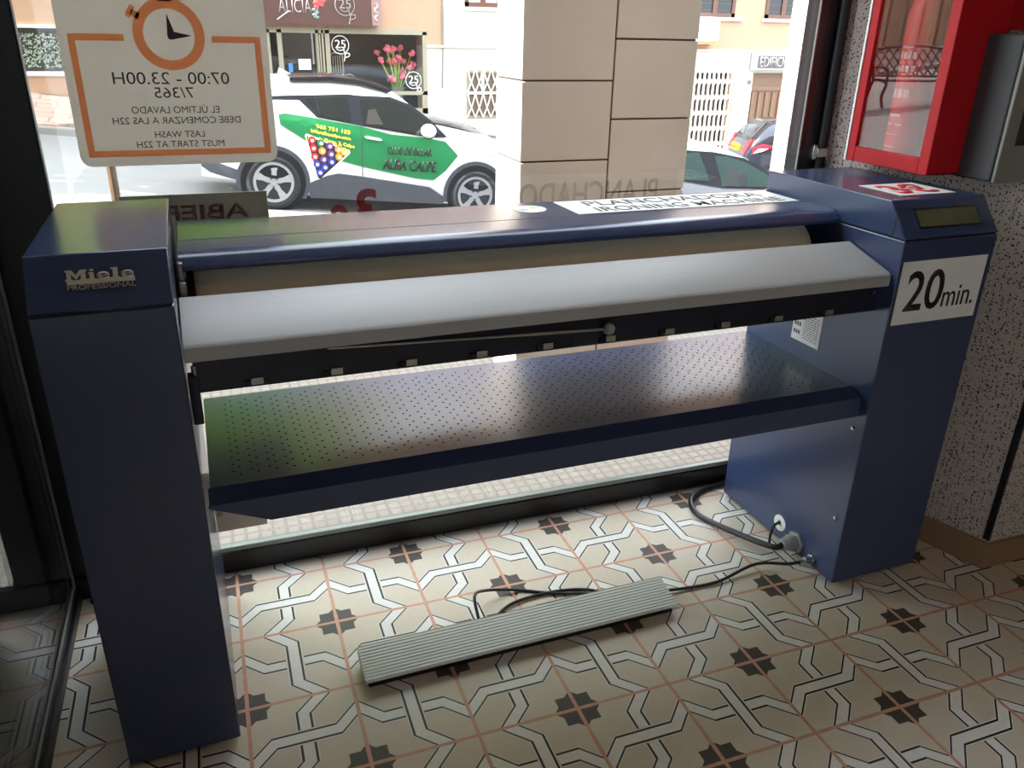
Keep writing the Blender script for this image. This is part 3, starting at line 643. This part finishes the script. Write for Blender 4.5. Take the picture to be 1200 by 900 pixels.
# brown fascia sign
sg = MB(); bx(sg, 1.02, 3.62, YB - .22, YB, 1.40, 2.05); sg = sg.build('fascia_sign', M['brownsign'], bl)
sc_ = MB(); bx(sc_, 3.46, 3.64, YB - .235, YB - .20, 1.40, 2.05); sc_.build('end_band', mat('mauve_band', (150, 116, 112), .5), sg)
wt = mat('dim_white_lettering', (150, 144, 140), .6)
text('lettering', 'ALICIA', (1.66 - 4, -.221, 1.60), (.62, 0, 0), (0, 0, .24), wt, sg, -.008, .004)
tb = MB(); tb.tube([(1.62 - 4, -.225, 1.47), (1.75 - 4, -.225, 1.56), (1.86 - 4, -.225, 1.63)], .012, 6, 4); tb.build('flourish', wt, sg)
logo25('sign_logo', 2.93, 1.76, .19, YB - .23, sg, wt)
ro_ = MB()
for k in range(9):
    a = k * 2.4; r_ = .015 * k ** .9
    ro_.sphere((2.42 - 4 + r_ * math.cos(a), -.225, 1.79 + r_ * math.sin(a)), .05, 8, (1, .3, 1))
ro_.build('rose_motif', mat('red_rose_print', (206, 84, 84), .6, 0, .5, 40), sg)
lf_ = MB(); lf_.tube([(2.40 - 4, -.225, 1.70), (2.37 - 4, -.225, 1.58), (2.32 - 4, -.225, 1.52)], .012, 6, 3)
for k in range(4): lf_.sphere((2.33 - 4 + .05 * (k % 2), -.225, 1.66 - .045 * k), .05, 8, (.9, .2, .6))
lf_.build('leaf_motif', mat('green_leaf_print', (120, 150, 140), .6, 0, .4, 40), sg)
for k in range(2):
    r1 = MB(); r1.tube([(3.555 - 4, -.24, 1.48 + .14 * k), (3.52 - 4, -.24, 1.55 + .14 * k), (3.58 - 4, -.24, 1.60 + .14 * k), (3.55 - 4, -.24, 1.66 + .14 * k)], .018, 6, 4); r1.build('flourish', wt, sg)
# left shop window with foliage print
lwn = MB(); bx(lwn, -3.05, -2.98, YB - .02, YB + .06, .50, 1.3); bx(lwn, -2.06, -2.0, YB - .02, YB + .06, .50, 1.3); bx(lwn, -3.05, -2.0, YB - .02, YB + .06, 1.24, 1.3); bx(lwn, -3.05, -2.0, YB - .06, YB + .06, .44, .51)
lwf = lwn.build('window_frame', M['white'], bl)
p_ = MB(); bx(p_, -2.98, -2.06, YB + .03, YB + .04, .51, 1.24); p_.build('pane', M['darkin'], lwf, smooth=False)
fo = MB()
for k in range(420):
    x = random.uniform(-2.93, -2.1) - 4; z = random.uniform(.58, 1.15); s_ = random.uniform(.010, .024); a = random.uniform(0, 3.14)
    fo.slab([(x + s_ * math.cos(a + b_) * (1.3 if i % 2 else .7), .028, z + s_ * math.sin(a + b_)) for i, b_ in enumerate((0, 1.57, 3.14, 4.71))], (0, -.004, 0))
fo.build('foliage_print', mat('pale_green_print', (176, 190, 168), .7, 0, .6, 3), lwf, smooth=False)
def wood_window(x0, x1, z0, z1, mid):
    f = MB(); t = .09
    bx(f, x0, x0 + t, YB - .03, YB + .03, z0, z1); bx(f, x1 - t, x1, YB - .03, YB + .03, z0, z1); bx(f, x0, x1, YB - .03, YB + .03, z0, z0 + t); bx(f, x0, x1, YB - .03, YB + .03, z1 - t, z1)
    if mid: bx(f, (x0 + x1) / 2 - .06, (x0 + x1) / 2 + .06, YB - .035, YB + .03, z0, z1)
    f = f.build('window_frame', M['brownwood'], bl)
    p = MB(); bx(p, x0 + t, x1 - t, YB - .005, YB + .0, z0 + t, z1 - t); p.build('pane', M['carglass'], f)
    s = MB(); bx(s, x0 - .05, x1 + .22, YB - .06, YB, z0 - .07, z0); s.build('window_sill', M['white'], f)
    b = MB()
    for k in range(5): bx(b, x0 + t, x1 - t, YB - .012, YB - .005, z0 + t + .05 + k * .15, z0 + t + .06 + k * .15)
    b.build('shutter_slat', M['brownwood'], f)
wood_window(5.45, 6.25, 1.80, 3.0, True); wood_window(10.95, 12.05, 1.74, 3.0, True); wood_window(12.90, 13.92, 1.74, 3.0, True); wood_window(1.2, 2.2, 3.4, 4.8, True); wood_window(7.6, 8.6, 3.4, 4.8, True)
# white diamond grille window
gw = MB(); bx(gw, 5.50, 6.22, YB - .02, YB, -.42, .57); gw = gw.build('window_frame', M['cream'], bl)
p_ = MB(); bx(p_, 5.56, 6.16, YB - .03, YB - .021, -.36, .52); p_.build('pane', M['tan'], gw)
gb = MB()
for r_ in range(2):
    z0 = -.40 + r_ * .52; 
    for k in range(4):
        x = 5.585 + k * .18 - 4
        gb.tube([(x - .09, -.05, z0), (x + .02, -.05, z0 + .25), (x + .09, -.05, z0 + .50)], .014, 6, 3); gb.tube([(x + .09, -.05, z0), (x - .02, -.05, z0 + .25), (x - .09, -.05, z0 + .50)], .014, 6, 3)
bx(gb, 5.52, 6.20, YB - .06, YB - .03, .08, .13); bx(gb, 5.82, 5.87, YB - .06, YB - .03, .1, .55)
gb.build('diamond_grille', M['whitepaint'], gw)
# folding gate
gp = MB(); bx(gp, 11.10, 12.25, YB + .25, YB + .3, -2.0, .55); gp.build('gateway', M['tan'], bl)
gg = MB()
for k in range(9):
    x = 11.16 + k * .13 - 4
    gg.box(x - .022, x + .022, -.03, .0, -2.0, .53)
for r_ in range(7):
    z = -1.9 + r_ * .36
    for k in range(8):
        x = 11.16 + k * .13 - 4
        gg.tube([(x, -.035, z), (x + .13, -.035, z + .15)], .016, 6, 1); gg.tube([(x + .13, -.035, z), (x, -.035, z + .15)], .016, 6, 1)
    gg.box(11.12 - 4, 12.22 - 4, -.035, -.01, z + .05, z + .09)
gg.build('folding_gate', M['whitepaint'], bl)
pp = MB(); bx(pp, 12.14, 12.27, YB - .02, YB + .02, -2.0, .53); pp.build('gate_post', M['peach'], bl)
# street door with sign
dd = MB(); bx(dd, 12.80, 13.98, YB + .12, YB + .18, -2.2, .53)
for k in range(5): bx(dd, 12.90 + k * .2, 12.99 + k * .2, YB + .09, YB + .12, -2.1, .08)
bx(dd, 12.80, 13.98, YB + .08, YB + .12, .12, .22); dd.build('street_door', M['oak'], bl)
es = MB(); bx(es, 12.66, 14.9, YB - .18, YB, .60, .97); es = es.build('name_sign', mat('grey_sign_frame', (150, 150, 148), .5), bl)
p_ = MB(); bx(p_, 12.76, 14.82, YB - .186, YB - .18, .65, .92); p_.build('sign_field', mat('grey_sign_field', (84, 80, 78), .6), es)
text('lettering', 'EDIFICIO VALENCIA', (12.82 - 4, -.187, .665), (1.95, 0, 0), (0, 0, .235), wt, es, .01, .006)
nm_ = MB(); bx(nm_, 12.66, 12.76, YB - .012, YB, .27, .36); nm_.build('number_plate', mat('slate_plate', (90, 96, 110), .5), bl)
ac = thing('air_conditioner', 'white air conditioner box on the peach wall beside the pillar edge', 'air conditioner', (11.25, YB - .20, 1.2))
MB().box(-.35, .22, -.15, .15, .02, .46).build('case', M['whitepaint'], ac, bevel=.01)
gr_ = MB()
for k in range(8): gr_.box(-.30, .10, -.156, -.15, .07 + k * .045, .09 + k * .045)
gr_.build('grille', M['greyfront'], ac)
MB().box(-.4, .25, -.12, .179, -.04, .02).build('bracket', mat('rusty_bracket', (190, 150, 100), .7), ac)
mt = thing('meter_box', 'small white meter box with hanging wire on the peach wall', 'meter box', (13.93, YB - .08, 1.3))
MB().box(-.10, .16, -.06, .069, 0, .30).build('case', M['whitepaint'], mt, bevel=.01)
MB().tube([(-.08, -.02, .02), (-.13, -.02, -.12), (-.02, -.02, -.22), (.14, -.02, -.24)], .012, 6, 4).build('wire', M['greyfront'], mt)
pw = MB().tube([(4.98, YB - .02, 2.2), (4.97, YB - .02, .9), (4.95, YB - .02, .2)], .014, 6, 1).build('wall_cable', M['greyfront']); tag(pw, 'thin grey cable hanging down the white wall beside the shop window', 'cable')
# flowers and wire racks in the shop
bq = thing('flower_bouquet', 'large bouquet of pink flowers behind the shop window', 'flowers', (4.05, YB + .35, -.54))
MB().lathe([(0, .10), (.3, .14), (.55, .11), (.75, .16)], (0, 0, 0), (0, 0, 1), 20).build('vase', mat('glass_vase', (120, 130, 120), .2), bq)
fl_ = MB(); st_ = MB()
for k in range(26):
    a = random.uniform(0, 6.28); r_ = random.uniform(.05, .42); z = random.uniform(.85, 1.55); x = r_ * math.cos(a); y = .5 * r_ * math.sin(a)
    for q in range(5): fl_.sphere((x + random.uniform(-.04, .04), y + random.uniform(-.03, .03), z + random.uniform(-.03, .03)), random.uniform(.03, .05), 8)
    st_.tube([(0, 0, .6), (x * .6, y * .6, z * .7 + .1), (x, y, z)], .008, 5, 3)
fl_.build('petals', M['pink'], bq); st_.build('stems', M['leaf'], bq)
for i, (x, z, h) in enumerate(((2.78, .82, .62), (3.02, .40, .45))):
    rk = MB()
    for k in range(6): rk.tube([(-.12 + .048 * k, 0, 0), (-.12 + .048 * k, 0, h)], .008, 5, 1)
    rk.tube([(-.13, 0, 0), (-.13, 0, h), (-.06, 0, h + .05), (.06, 0, h + .05), (.13, 0, h), (.13, 0, 0)], .012, 6, 1); rk.tube([(-.13, 0, h * .4), (.13, 0, h * .4)], .01, 5, 1)
    rk.tube([(-.12, 0, 0), (-.12, 0, -.55 - (z - h) - .0)], .01, 5, 1); rk.tube([(.12, 0, 0), (.12, 0, -.55 - (z - h))], .01, 5, 1)
    o = rk.build('wire_rack', M['cream']); o.location = (x, YB + .3 + .1 * i, z - h)
    tag(o, ('tall cream wire rack at the left inside the shop window', 'short cream wire rack right of the tall one in the shop window')[i], 'rack', 'wire racks in the shop window')

# ------------------------------------------------------------------ cars
def wheel(parent, x, r, y, rim, spokes=5):
    t = MB().lathe([(.02, rim), (0, rim + .02), (-.005, r - .05), (.02, r - .01), (.06, r), (.17, r), (.20, r - .03), (.20, rim)], (x, y, r), (0, 1, 0), 40).build('wheel', M['tyre'], parent)
    MB().lathe([(.11, rim - .01), (.12, .02), (.125, .01)], (x, y, r), (0, 1, 0), 24).build('brake_disc', M['arch'], t)
    rm = MB(); n = 40
    rm.loft([[(x + q * math.cos(6.28318 * k / n), y + yy, r + q * math.sin(6.28318 * k / n)) for k in range(n)] for q, yy in ((rim + .012, .008), (rim - .022, .006), (rim - .030, .05), (rim + .012, .05), (rim + .012, .008))], caps=False)
    for k in range(spokes):
        a = 6.28318 * k / spokes + .3
        for da in (-.0, ):
            ca, sa = math.cos(a), math.sin(a)
            def P(rr, off, yy): return (x + rr * ca - off * sa, y + yy, r + rr * sa + off * ca)
            rm.loft([[P(.03, -.034, .02), P(.03, .034, .02), P(.03, .034, .05), P(.03, -.034, .05)], [P(rim * .55, -.030, .012), P(rim * .55, .030, .012), P(rim * .55, .030, .04), P(rim * .55, -.030, .04)], [P(rim - .015, -.052, .010), P(rim - .015, .052, .010), P(rim - .015, .052, .04), P(rim - .015, -.052, .04)]])
    rm.lathe([(.012, .001), (.012, .03), (.02, .055), (.05, .06)], (x, y, r), (0, 1, 0), 16)
    rm.build('rim', M['alloy'], t)
    b = MB()
    for k in range(5):
        a = 6.28318 * k / 5 + .93; b.cyl((x + .055 * math.cos(a), y + .004, r + .055 * math.sin(a)), (x + .055 * math.cos(a), y + .03, r + .055 * math.sin(a)), .011, n=8)
    b.build('wheel_bolt', M['clad'], t)
class Car:
    def __init__(s, name, label, loc, top, zbot, W, paint, belt=1.0, tilt=-.1048, tumble=.36):
        s.root = thing(name, label, 'car', loc); s.root.rotation_euler = (0, -math.atan(tilt), 0)
        s.W, s.belt, s.tumble, s.top, s.zbot = W, belt, tumble, top, zbot
        rings = []
        xs = []
        for (a, b) in zip(top[:-1], top[1:]):
            n = max(1, int(abs(b[0] - a[0]) / .12)); xs += [(a[0] + (b[0] - a[0]) * k / n, a[1] + (b[1] - a[1]) * k / n) for k in range(n)]
        xs.append(top[-1])
        N = 10; x0, x1 = top[0][0], top[-1][0]
        for x, zt in xs:
            zb = zbot(x); half = []
            pinch = s.pinch(x)
            for k in range(N + 1):
                t = k / N; z = zb + (zt - zb) * t
                y = s.inset(z) + pinch + .16 * max(0, (t - .88) / .12) ** 2
                half.append((x, y, z - (.02 if k == N else 0)))
            c = W / 2
            ring = half + [(x, c * .55, zt + .012), (x, c, zt + .018), (x, W - c * .55, zt + .012)] + [(x, W - y, z) for (x, y, z) in half[::-1]]
            rings.append(ring)
        s.body = MB().loft(rings).build('body', paint, s.root, ang=50)
    def pinch(s, x):
        return .16 * max(0, 1 - min(x - s.top[0][0] + .04, s.top[-1][0] - x + .04) / .5) ** 2
    def inset(s, z):
        b = .03 + .05 * ((min(z, s.belt) - .62) / .6) ** 2
        return b + max(0, z - s.belt) * s.tumble
    def patch(s, name, pts, m, parent=None, off=.006, dz=0):
        mb = MB(); v = [mb.bm.verts.new((x, 0, z)) for x, z in pts]; mb.bm.faces.new(v)
        bmesh.ops.triangulate(mb.bm, faces=mb.bm.faces[:])
        for _ in range(2): bmesh.ops.subdivide_edges(mb.bm, edges=mb.bm.edges[:], cuts=1, use_grid_fill=True)
        bmesh.ops.triangulate(mb.bm, faces=mb.bm.faces[:])
        for q in mb.bm.verts: q.co.y = s.inset(q.co.z) + s.pinch(q.co.x) - off
        r = bmesh.ops.extrude_face_region(mb.bm, geom=mb.bm.faces[:])
        for q in [e for e in r['geom'] if isinstance(e, bmesh.types.BMVert)]: q.co.y += off + .03
        return mb.build(name, m, parent or s.root, smooth=False)
    def arch(s, x, r, ro, ri, m):
        pts = [(x + ro * math.cos(R(a)), r + ro * math.sin(R(a))) for a in range(-25, 206, 11)]
        s.patch('wheel_arch', pts, m, off=.010)
        s.patch('wheel_well', [(x + ri * math.cos(R(a)), r + ri * math.sin(R(a))) for a in range(0, 360, 15)], M['arch'], off=.016)
    def txt(s, name, body, x0, x1, z0, z1, m, slope=0, bold=0, off=.016):
        dx = x1 - x0
        return text(name, body, (x0, 0, z0), (dx, 0, dx * slope), (0, 0, z1 - z0), m, s.root, bold, .004, lambda p: Vector((p.x, s.inset(p.z) - off, p.z)))
# white crossover with the green wrap
top = [(-.84, .62), (-.82, .80), (-.74, 1.02), (-.52, 1.22), (-.28, 1.44), (-.027, 1.533), (.33, 1.584), (.693, 1.625), (1.039, 1.625), (1.367, 1.575), (1.619, 1.47), (1.806, 1.353), (2.009, 1.226), (2.235, 1.10), (2.473, 1.085), (2.85, 1.04), (3.2, .97), (3.45, .86), (3.56, .70), (3.58, .5)]
ch = Car('crossover_car', 'white crossover car with green billiard club wrap parked across the road', (.7496, 8.75, -.7751), top, lambda x: .20 if -.4 < x < 3.0 else .34, 1.79, M['carwhite'], 1.08)
rp = MB(); rr = []
for x, z in [(.20, 1.57), (.45, 1.603), (.693, 1.632), (1.039, 1.632), (1.30, 1.595), (1.45, 1.555)]: rr.append([(x, .30, z + .006), (x, .60, z + .022), (x, 1.19, z + .022), (x, 1.49, z + .006), (x, 1.49, z - .03), (x, .30, z - .03)])
MB().loft(rr).build('roof_panel', M['carblack'], ch.root)
ch.patch('window_surround', [(-.15, 1.335), (.33, 1.392), (.90, 1.458), (1.03, 1.456), (1.43, 1.478), (1.70, 1.412), (1.98, 1.238), (2.19, 1.060), (2.03, 1.045), (1.80, 1.045), (1.05, 1.105), (.95, 1.115), (.51, 1.155), (.30, 1.335), (-.15, 1.30)], M['carblack'], off=.004)
ch.patch('side_window', [(.372, 1.362), (.885, 1.428), (.930, 1.138), (.534, 1.180)], M['carglass'], off=.010)
ch.patch('side_window', [(1.045, 1.425), (1.424, 1.445), (1.684, 1.382), (1.955, 1.215), (2.06, 1.085), (1.814, 1.070), (1.085, 1.125)], M['carglass'], off=.010)
ch.patch('seat_back', [(1.12, 1.13), (1.15, 1.30), (1.24, 1.32), (1.34, 1.14)], mat('dark_seat', (40, 34, 32), .8), off=.012)
ch.patch('quarter_bar', [(.485, 1.385), (.515, 1.388), (.565, 1.185), (.535, 1.185)], M['carblack'], off=.013)
wr = ch.patch('green_wrap', [(.052, 1.146), (.121, 1.168), (.452, 1.148), (.694, 1.125), (1.066, 1.095), (1.451, 1.032), (1.868, 1.029), (2.166, 1.003), (2.351, .84), (2.199, .636), (2.046, .5), (1.803, .505), (1.376, .565), (1.09, .607), (.81, .661), (.462, .829), (.076, 1.033)], M['cargreen'], off=.007)
ch.patch('triangle_border', [(.385, .955), (.92, .80), (.93, .765), (.585, .405), (.53, .405), (.365, .93)], M['whitepaint'], off=.010)
ch.patch('triangle_field', [(.395, .930), (.90, .785), (.905, .765), (.575, .425), (.54, .425), (.385, .915)], M['ink'], off=.013)
balls = [(.45, .885, 'ballred'), (.56, .86, 'ballgreen'), (.67, .83, 'ballpurple'), (.78, .80, 'ballorange'), (.86, .775, 'ballyellow'), (.47, .79, 'ballred'), (.58, .765, 'ballorange'), (.69, .735, 'ballpurple'), (.79, .71, 'ballorange'), (.49, .69, 'ballred'), (.60, .665, 'ballpurple'), (.70, .64, 'ballblue'), (.52, .60, 'ballblue'), (.62, .57, 'ballblue'), (.56, .50, 'ballblue')]
for x, z, k in balls:
    b = MB().lathe([(0, .046), (.004, .046)], (x, ch.inset(z) - .015, z), (0, -1, 0), 16).build('ball_print', M[k], ch.root)
    MB().lathe([(0, .020), (.003, .020)], (x + .005, ch.inset(z) - .0192, z - .004), (0, -1, 0), 12).build('spot', M['whitepaint'], b)
ch.txt('lettering', 'CLUB DE BILLAR', 1.405, 1.99, .79, .89, M['darkgreen'], .01, .015)
ch.txt('lettering', 'ALBA CALPE', 1.355, 2.06, .595, .735, M['darkgreen'], .01, .02)
ch.txt('lettering', '965 751 133', .50, .92, 1.030, 1.078, M['yellow'], -.10, .02)
ch.txt('lettering', 'billaralbacalpe.com', .44, .93, .965, 1.015, M['yellow'], -.12, .02)
ch.txt('lettering', 'Juan de Garay, 2, Calpe', .40, .98, .895, .947, M['yellow'], -.14, .02)
ch.patch('sill_cladding', [(.42, .345), (.619, .451), (.792, .5), (1.096, .483), (1.488, .448), (2.0, .403), (2.24, .27), (2.2, .19), (.45, .17)], M['clad'], off=.012)
ch.patch('rear_bumper', [(-.84, .58), (-.42, .46), (-.40, .33), (-.74, .40), (-.84, .46)], M['clad'], off=.012)
for x in (0.0, 2.64): ch.arch(x, .34, .445, .395, M['clad']); wheel(ch.root, x, .34, .005, .235)
ch.patch('door_seam', [(1.055, 1.10), (1.062, 1.10), (1.105, .49), (1.098, .49)], M['clad'], off=.009)
ch.patch('door_handle', [(1.10, .975), (1.13, .990), (1.30, .975), (1.33, .955), (1.30, .945), (1.13, .958)], M['carwhite'], off=.03)
MB().sphere((1.905, -.05, 1.125), .105, 16, (1, .7, .85)).build('side_mirror', M['carwhite'], ch.root)
MB().sphere((1.915, -.03, 1.065), .075, 12, (1, .7, .6)).build('mirror_foot', M['carblack'], ch.root)
MB().prism([(.10, 1.55), (.32, 1.585), (.12, 1.66)], 'y', .86, .90).build('roof_fin', M['carwhite'], ch.root)
ch.patch('head_lamp', [(2.62, .94), (3.0, .93), (3.1, .86), (2.75, .88)], M['lampclear'], off=.008)
# other cars
def car_local(org, tilt, w):
    an = math.atan(tilt); dx, dz = w[0] - org[0], w[1] - org[1]; return (dx * math.cos(an) + dz * math.sin(an), -dx * math.sin(an) + dz * math.cos(an))
TLT = -.1048
def hatch_top(L0, hgt):
    return [(-.78 * L0, .50), (-.80 * L0, .75), (-.77 * L0, .96), (-.62 * L0, 1.20), (-.40 * L0, hgt - .04), (0, hgt + .0), (.45, hgt + .01), (.9, hgt - .03), (1.3, hgt - .14), (1.70, 1.20), (2.02, 1.0), (2.4, .97), (2.85, .90), (3.15, .78), (3.28, .6), (3.3, .45)]
def simple_car(name, label, paint, loc, top, win, gl, belt, W=1.72, wb=2.55):
    c = Car(name, label, loc, top, lambda x: .20 if -.3 < x < 2.9 else .30, W, paint, belt)
    for nm_, pts, m_, off in win: c.patch(nm_, pts, m_, off=off)
    for x in (0.0, wb): c.arch(x, .32, .40, .37, M['arch']); wheel(c.root, x, .32, .01, .215)
    return c
# silver hatchback in front
YS = 5.8; so = (4.12, road(4.12, YS))
S_ = lambda *q: [car_local(so, TLT, p) for p in q]
sw_out = S_((4.05, .14), (4.828, .205), (5.293, .165), (5.687, .09), (5.90, .0), (6.06, -.10), (6.10, -.215), (5.913, -.245), (5.371, -.205), (4.844, -.110), (4.15, -.04))
sw1 = S_((4.35, .145), (5.095, .167), (5.207, -.127), (4.3, -.06)); sw2 = S_((5.293, .128), (5.457, .118), (5.699, .047), (5.98, -.09), (6.02, -.225), (5.371, -.189))
roofz = S_((4.0, .36), (4.828, .299), (5.344, .22), (5.687, .116), (5.921, .026), (6.10, -.08), (6.38, -.24))
topS = [(-.62, .5), (-.65, .8), (-.58, 1.05), (-.38, 1.38)] + [(x, z) for x, z in roofz[1:]] + [(roofz[-1][0] + .35, roofz[-1][1] - .06), (roofz[-1][0] + .75, .80), (roofz[-1][0] + .9, .62), (roofz[-1][0] + .92, .45)]
topS.sort(key=lambda p: p[0]) if False else None
sv = simple_car('silver_hatchback', 'silver hatchback car passing right of the stone pillar', M['carsilver'], (so[0], YS, so[1]), topS, [('window_surround', sw_out, M['carblack'], .005), ('side_window', sw1, M['carglass2'], .010), ('side_window', sw2, M['carglass2'], .010)], None, 1.02)
seat = S_((5.36, -.19), (5.45, .02), (5.55, .03), (5.60, -.19)); sv.patch('seat_back', seat, mat('grey_seat', (34, 40, 40), .8), off=.012)
wl_ = S_((5.62, -.19), (5.60, -.10), (5.66, -.05), (5.70, -.10), (5.68, -.20)); sv.patch('steering_wheel', wl_, M['ink'], off=.012)
# black hatchback further on, seen from behind
BO = (10.15, road(10.15, 12.2))
bk = simple_car('black_hatchback', 'black hatchback with yellow number plate parked before the wooden door', M['carblack'], (BO[0], 12.2, BO[1]), [(-.60, .45), (-.64, .75), (-.60, .98), (-.47, 1.20), (-.25, 1.44), (.0, 1.50), (.5, 1.53), (.9, 1.49), (1.3, 1.40), (1.75, 1.16), (2.05, 1.0), (2.5, .95), (2.95, .85), (3.15, .7), (3.2, .45)],
    [('side_window', [(-.22, 1.08), (-.02, 1.36), (.42, 1.40), (.45, 1.05)], M['carglass'], .010), ('side_window', [(.50, 1.05), (.48, 1.40), (.95, 1.38), (1.45, 1.12), (1.45, 1.02)], M['carglass'], .010)], None, 1.0)
def rear_x(z):
    P = [(.45, -.60), (.75, -.64), (.98, -.60), (1.20, -.47), (1.44, -.25), (1.52, -.02)]
    for (z0, x0), (z1, x1) in zip(P[:-1], P[1:]):
        if z0 <= z <= z1: return x0 + (x1 - x0) * (z - z0) / (z1 - z0)
    return -.2
def rear_patch(c, name, pts, m, off, parent=None):
    mb = MB(); mb.slab([(rear_x(z) - off, y, z + off * .3) for y, z in pts], (.05, 0, 0)); return mb.build(name, m, parent or c.root, smooth=False)
rear_patch(bk, 'rear_window', [(.30, 1.06), (1.42, 1.06), (1.30, 1.43), (.42, 1.43)], M['carglass'], .02)
npl = rear_patch(bk, 'number_plate', [(.72, .80), (1.22, .80), (1.22, .92), (.72, .92)], M['plateyellow'], .035)
for k in range(6): MB().box(-.685, -.678, .76 + k * .072, .80 + k * .072, .83, .89).build('character', M['ink'], npl)
rear_patch(bk, 'tail_lamp', [(.22, .80), (.46, .84), (.34, 1.05), (.20, 1.10)], M['lampred'], .025); rear_patch(bk, 'tail_lamp', [(1.50, .80), (1.26, .84), (1.38, 1.05), (1.52, 1.10)], M['lampred'], .025)
bk.patch('tail_lamp', [(-.52, .83), (-.30, .92), (-.12, 1.04), (-.36, 1.04), (-.52, .95)], M['lampred'], off=.012); bk.patch('lamp_lens', [(-.50, .84), (-.34, .91), (-.24, .98), (-.42, .95)], M['lampclear'], off=.016)
bk.root.location = (10.74, 12.05, road(10.4, 12.6)); bk.root.rotation_euler = (0, math.atan(.1048), R(-19))
MB().tube([(-.44, .86, 1.10), (-.50, .70, 1.12), (-.42, .60, 1.22)], .018, 6, 2).build('rear_wiper', M['ink'], bk.root)
# dark car beyond the crossover
KO = (1.55, road(1.55, 12.0))
kk = simple_car('dark_saloon', 'dark car parked behind the white crossover with its bonnet showing', M['carblack'], (KO[0], 12.0, KO[1]), [(-.7, .5), (-.72, .85), (-.5, .95), (-.2, 1.05), (.2, 1.32), (.6, 1.40), (1.1, 1.38), (1.5, 1.25), (1.95, 1.02), (2.1, .98), (2.6, .93), (3.0, .84), (3.25, .72), (3.33, .5)],
    [('side_window', [(.15, 1.05), (.45, 1.32), (1.05, 1.33), (1.45, 1.20), (1.75, 1.0)], M['carglass'], .010)], None, .98)
kk.patch('head_lamp', [(2.72, .82), (3.05, .78), (3.12, .70), (2.85, .72)], M['lampclear'], off=.02)

# ------------------------------------------------------------------ trees, bench, stone wall
def tree(x, y, z0, h, crown, rc, n, m, label, leaf=.11):
    t = thing('street_tree', label, 'tree', (x, y, z0), 0, 'street trees')
    MB().tube([(0, 0, -.1), (.02, 0, h * .3), (-.015, .02, h * .7), (0, 0, h)], .030 if rc < 1.9 else .16, 10, 4).build('trunk', M['bark'], t)
    b = MB()
    for k in range(n):
        while True:
            p = Vector((random.uniform(-1, 1), random.uniform(-1, 1), random.uniform(-1, 1)))
            if .25 < p.length < 1: break
        p = Vector((p.x * rc, p.y * rc, p.z * crown / 2 + h + crown * .35))
        a = Vector((random.uniform(-1, 1), random.uniform(-1, 1), random.uniform(-1, 1))).normalized(); u = a.orthogonal().normalized(); v = a.cross(u); s = leaf * random.uniform(.6, 1.3)
        b.quad(p - u * s, p + v * s * .5, p + u * s, p - v * s * .5)
    b.build('foliage', m, t, smooth=False); return t
tree(-.575, 4.2, ramp(-.575, 4.2), 2.9, 2.8, 1.8, 6500, M['leaf'], 'young street tree with slim pale trunk below the hanging sign', .11)
tree(-6.2, 11.6, road(-6.2, 11.6), 3.6, 6.5, 2.9, 5000, M['leaf2'], 'big dark green tree left of the street beyond the window post', .22)
tree(-.9, 13.0, road(-.9, 13.0), 4.4, 6.0, 2.0, 4200, M['leaf'], 'tall green tree in front of the left building end', .20)
sw = MB().box(-30, -9.4, 16.0, 16.6, .2, 5.2); tag(sw.build('stone_wall', M['stonewall'], smooth=False), 'high rubble stone wall behind the iron bench mirrored in the cabinet glass', 'wall')
bn = thing('park_bench', 'ornate black cast iron bench mirrored in the fire cabinet glass', 'bench', (-8.6, 10.0, road(-8.6, 10) + .02), R(8))
for sx in (-.85, .85):
    MB().tube([(sx, -.28, 0), (sx, -.20, .18), (sx, -.26, .40), (sx, .10, .42), (sx, .20, .20), (sx, .32, 0)], .026, 8, 4).tube([(sx, .10, .42), (sx, .20, .70), (sx, .30, .92)], .026, 8, 3).tube([(sx, -.26, .40), (sx, -.24, .62), (sx, .10, .64), (sx, .19, .66)], .022, 8, 3).build('leg', M['iron'], bn)
sl_ = MB()
for k in range(6): sl_.box(-.85, .85, -.27 + k * .07, -.22 + k * .07, .42, .44)
sl_.build('seat', M['iron'], bn)
bk_ = MB(); bk_.tube([(-.85, .31, .92), (0, .34, 1.0), (.85, .31, .92)], .024, 8, 6).tube([(-.85, .15, .50), (.85, .15, .50)], .02, 8, 1)
for k in range(10):
    x = -.85 + k * .17
    for dz in (0, .22):
        bk_.tube([(x, .16 + dz * .36, .50 + dz), (x + .085, .19 + dz * .36, .61 + dz), (x + .17, .24 + dz * .36, .72 + dz)], .014, 6, 3); bk_.tube([(x + .17, .16 + dz * .36, .50 + dz), (x + .085, .19 + dz * .36, .61 + dz), (x, .24 + dz * .36, .72 + dz)], .014, 6, 3)
bk_.build('backrest', M['iron'], bn)
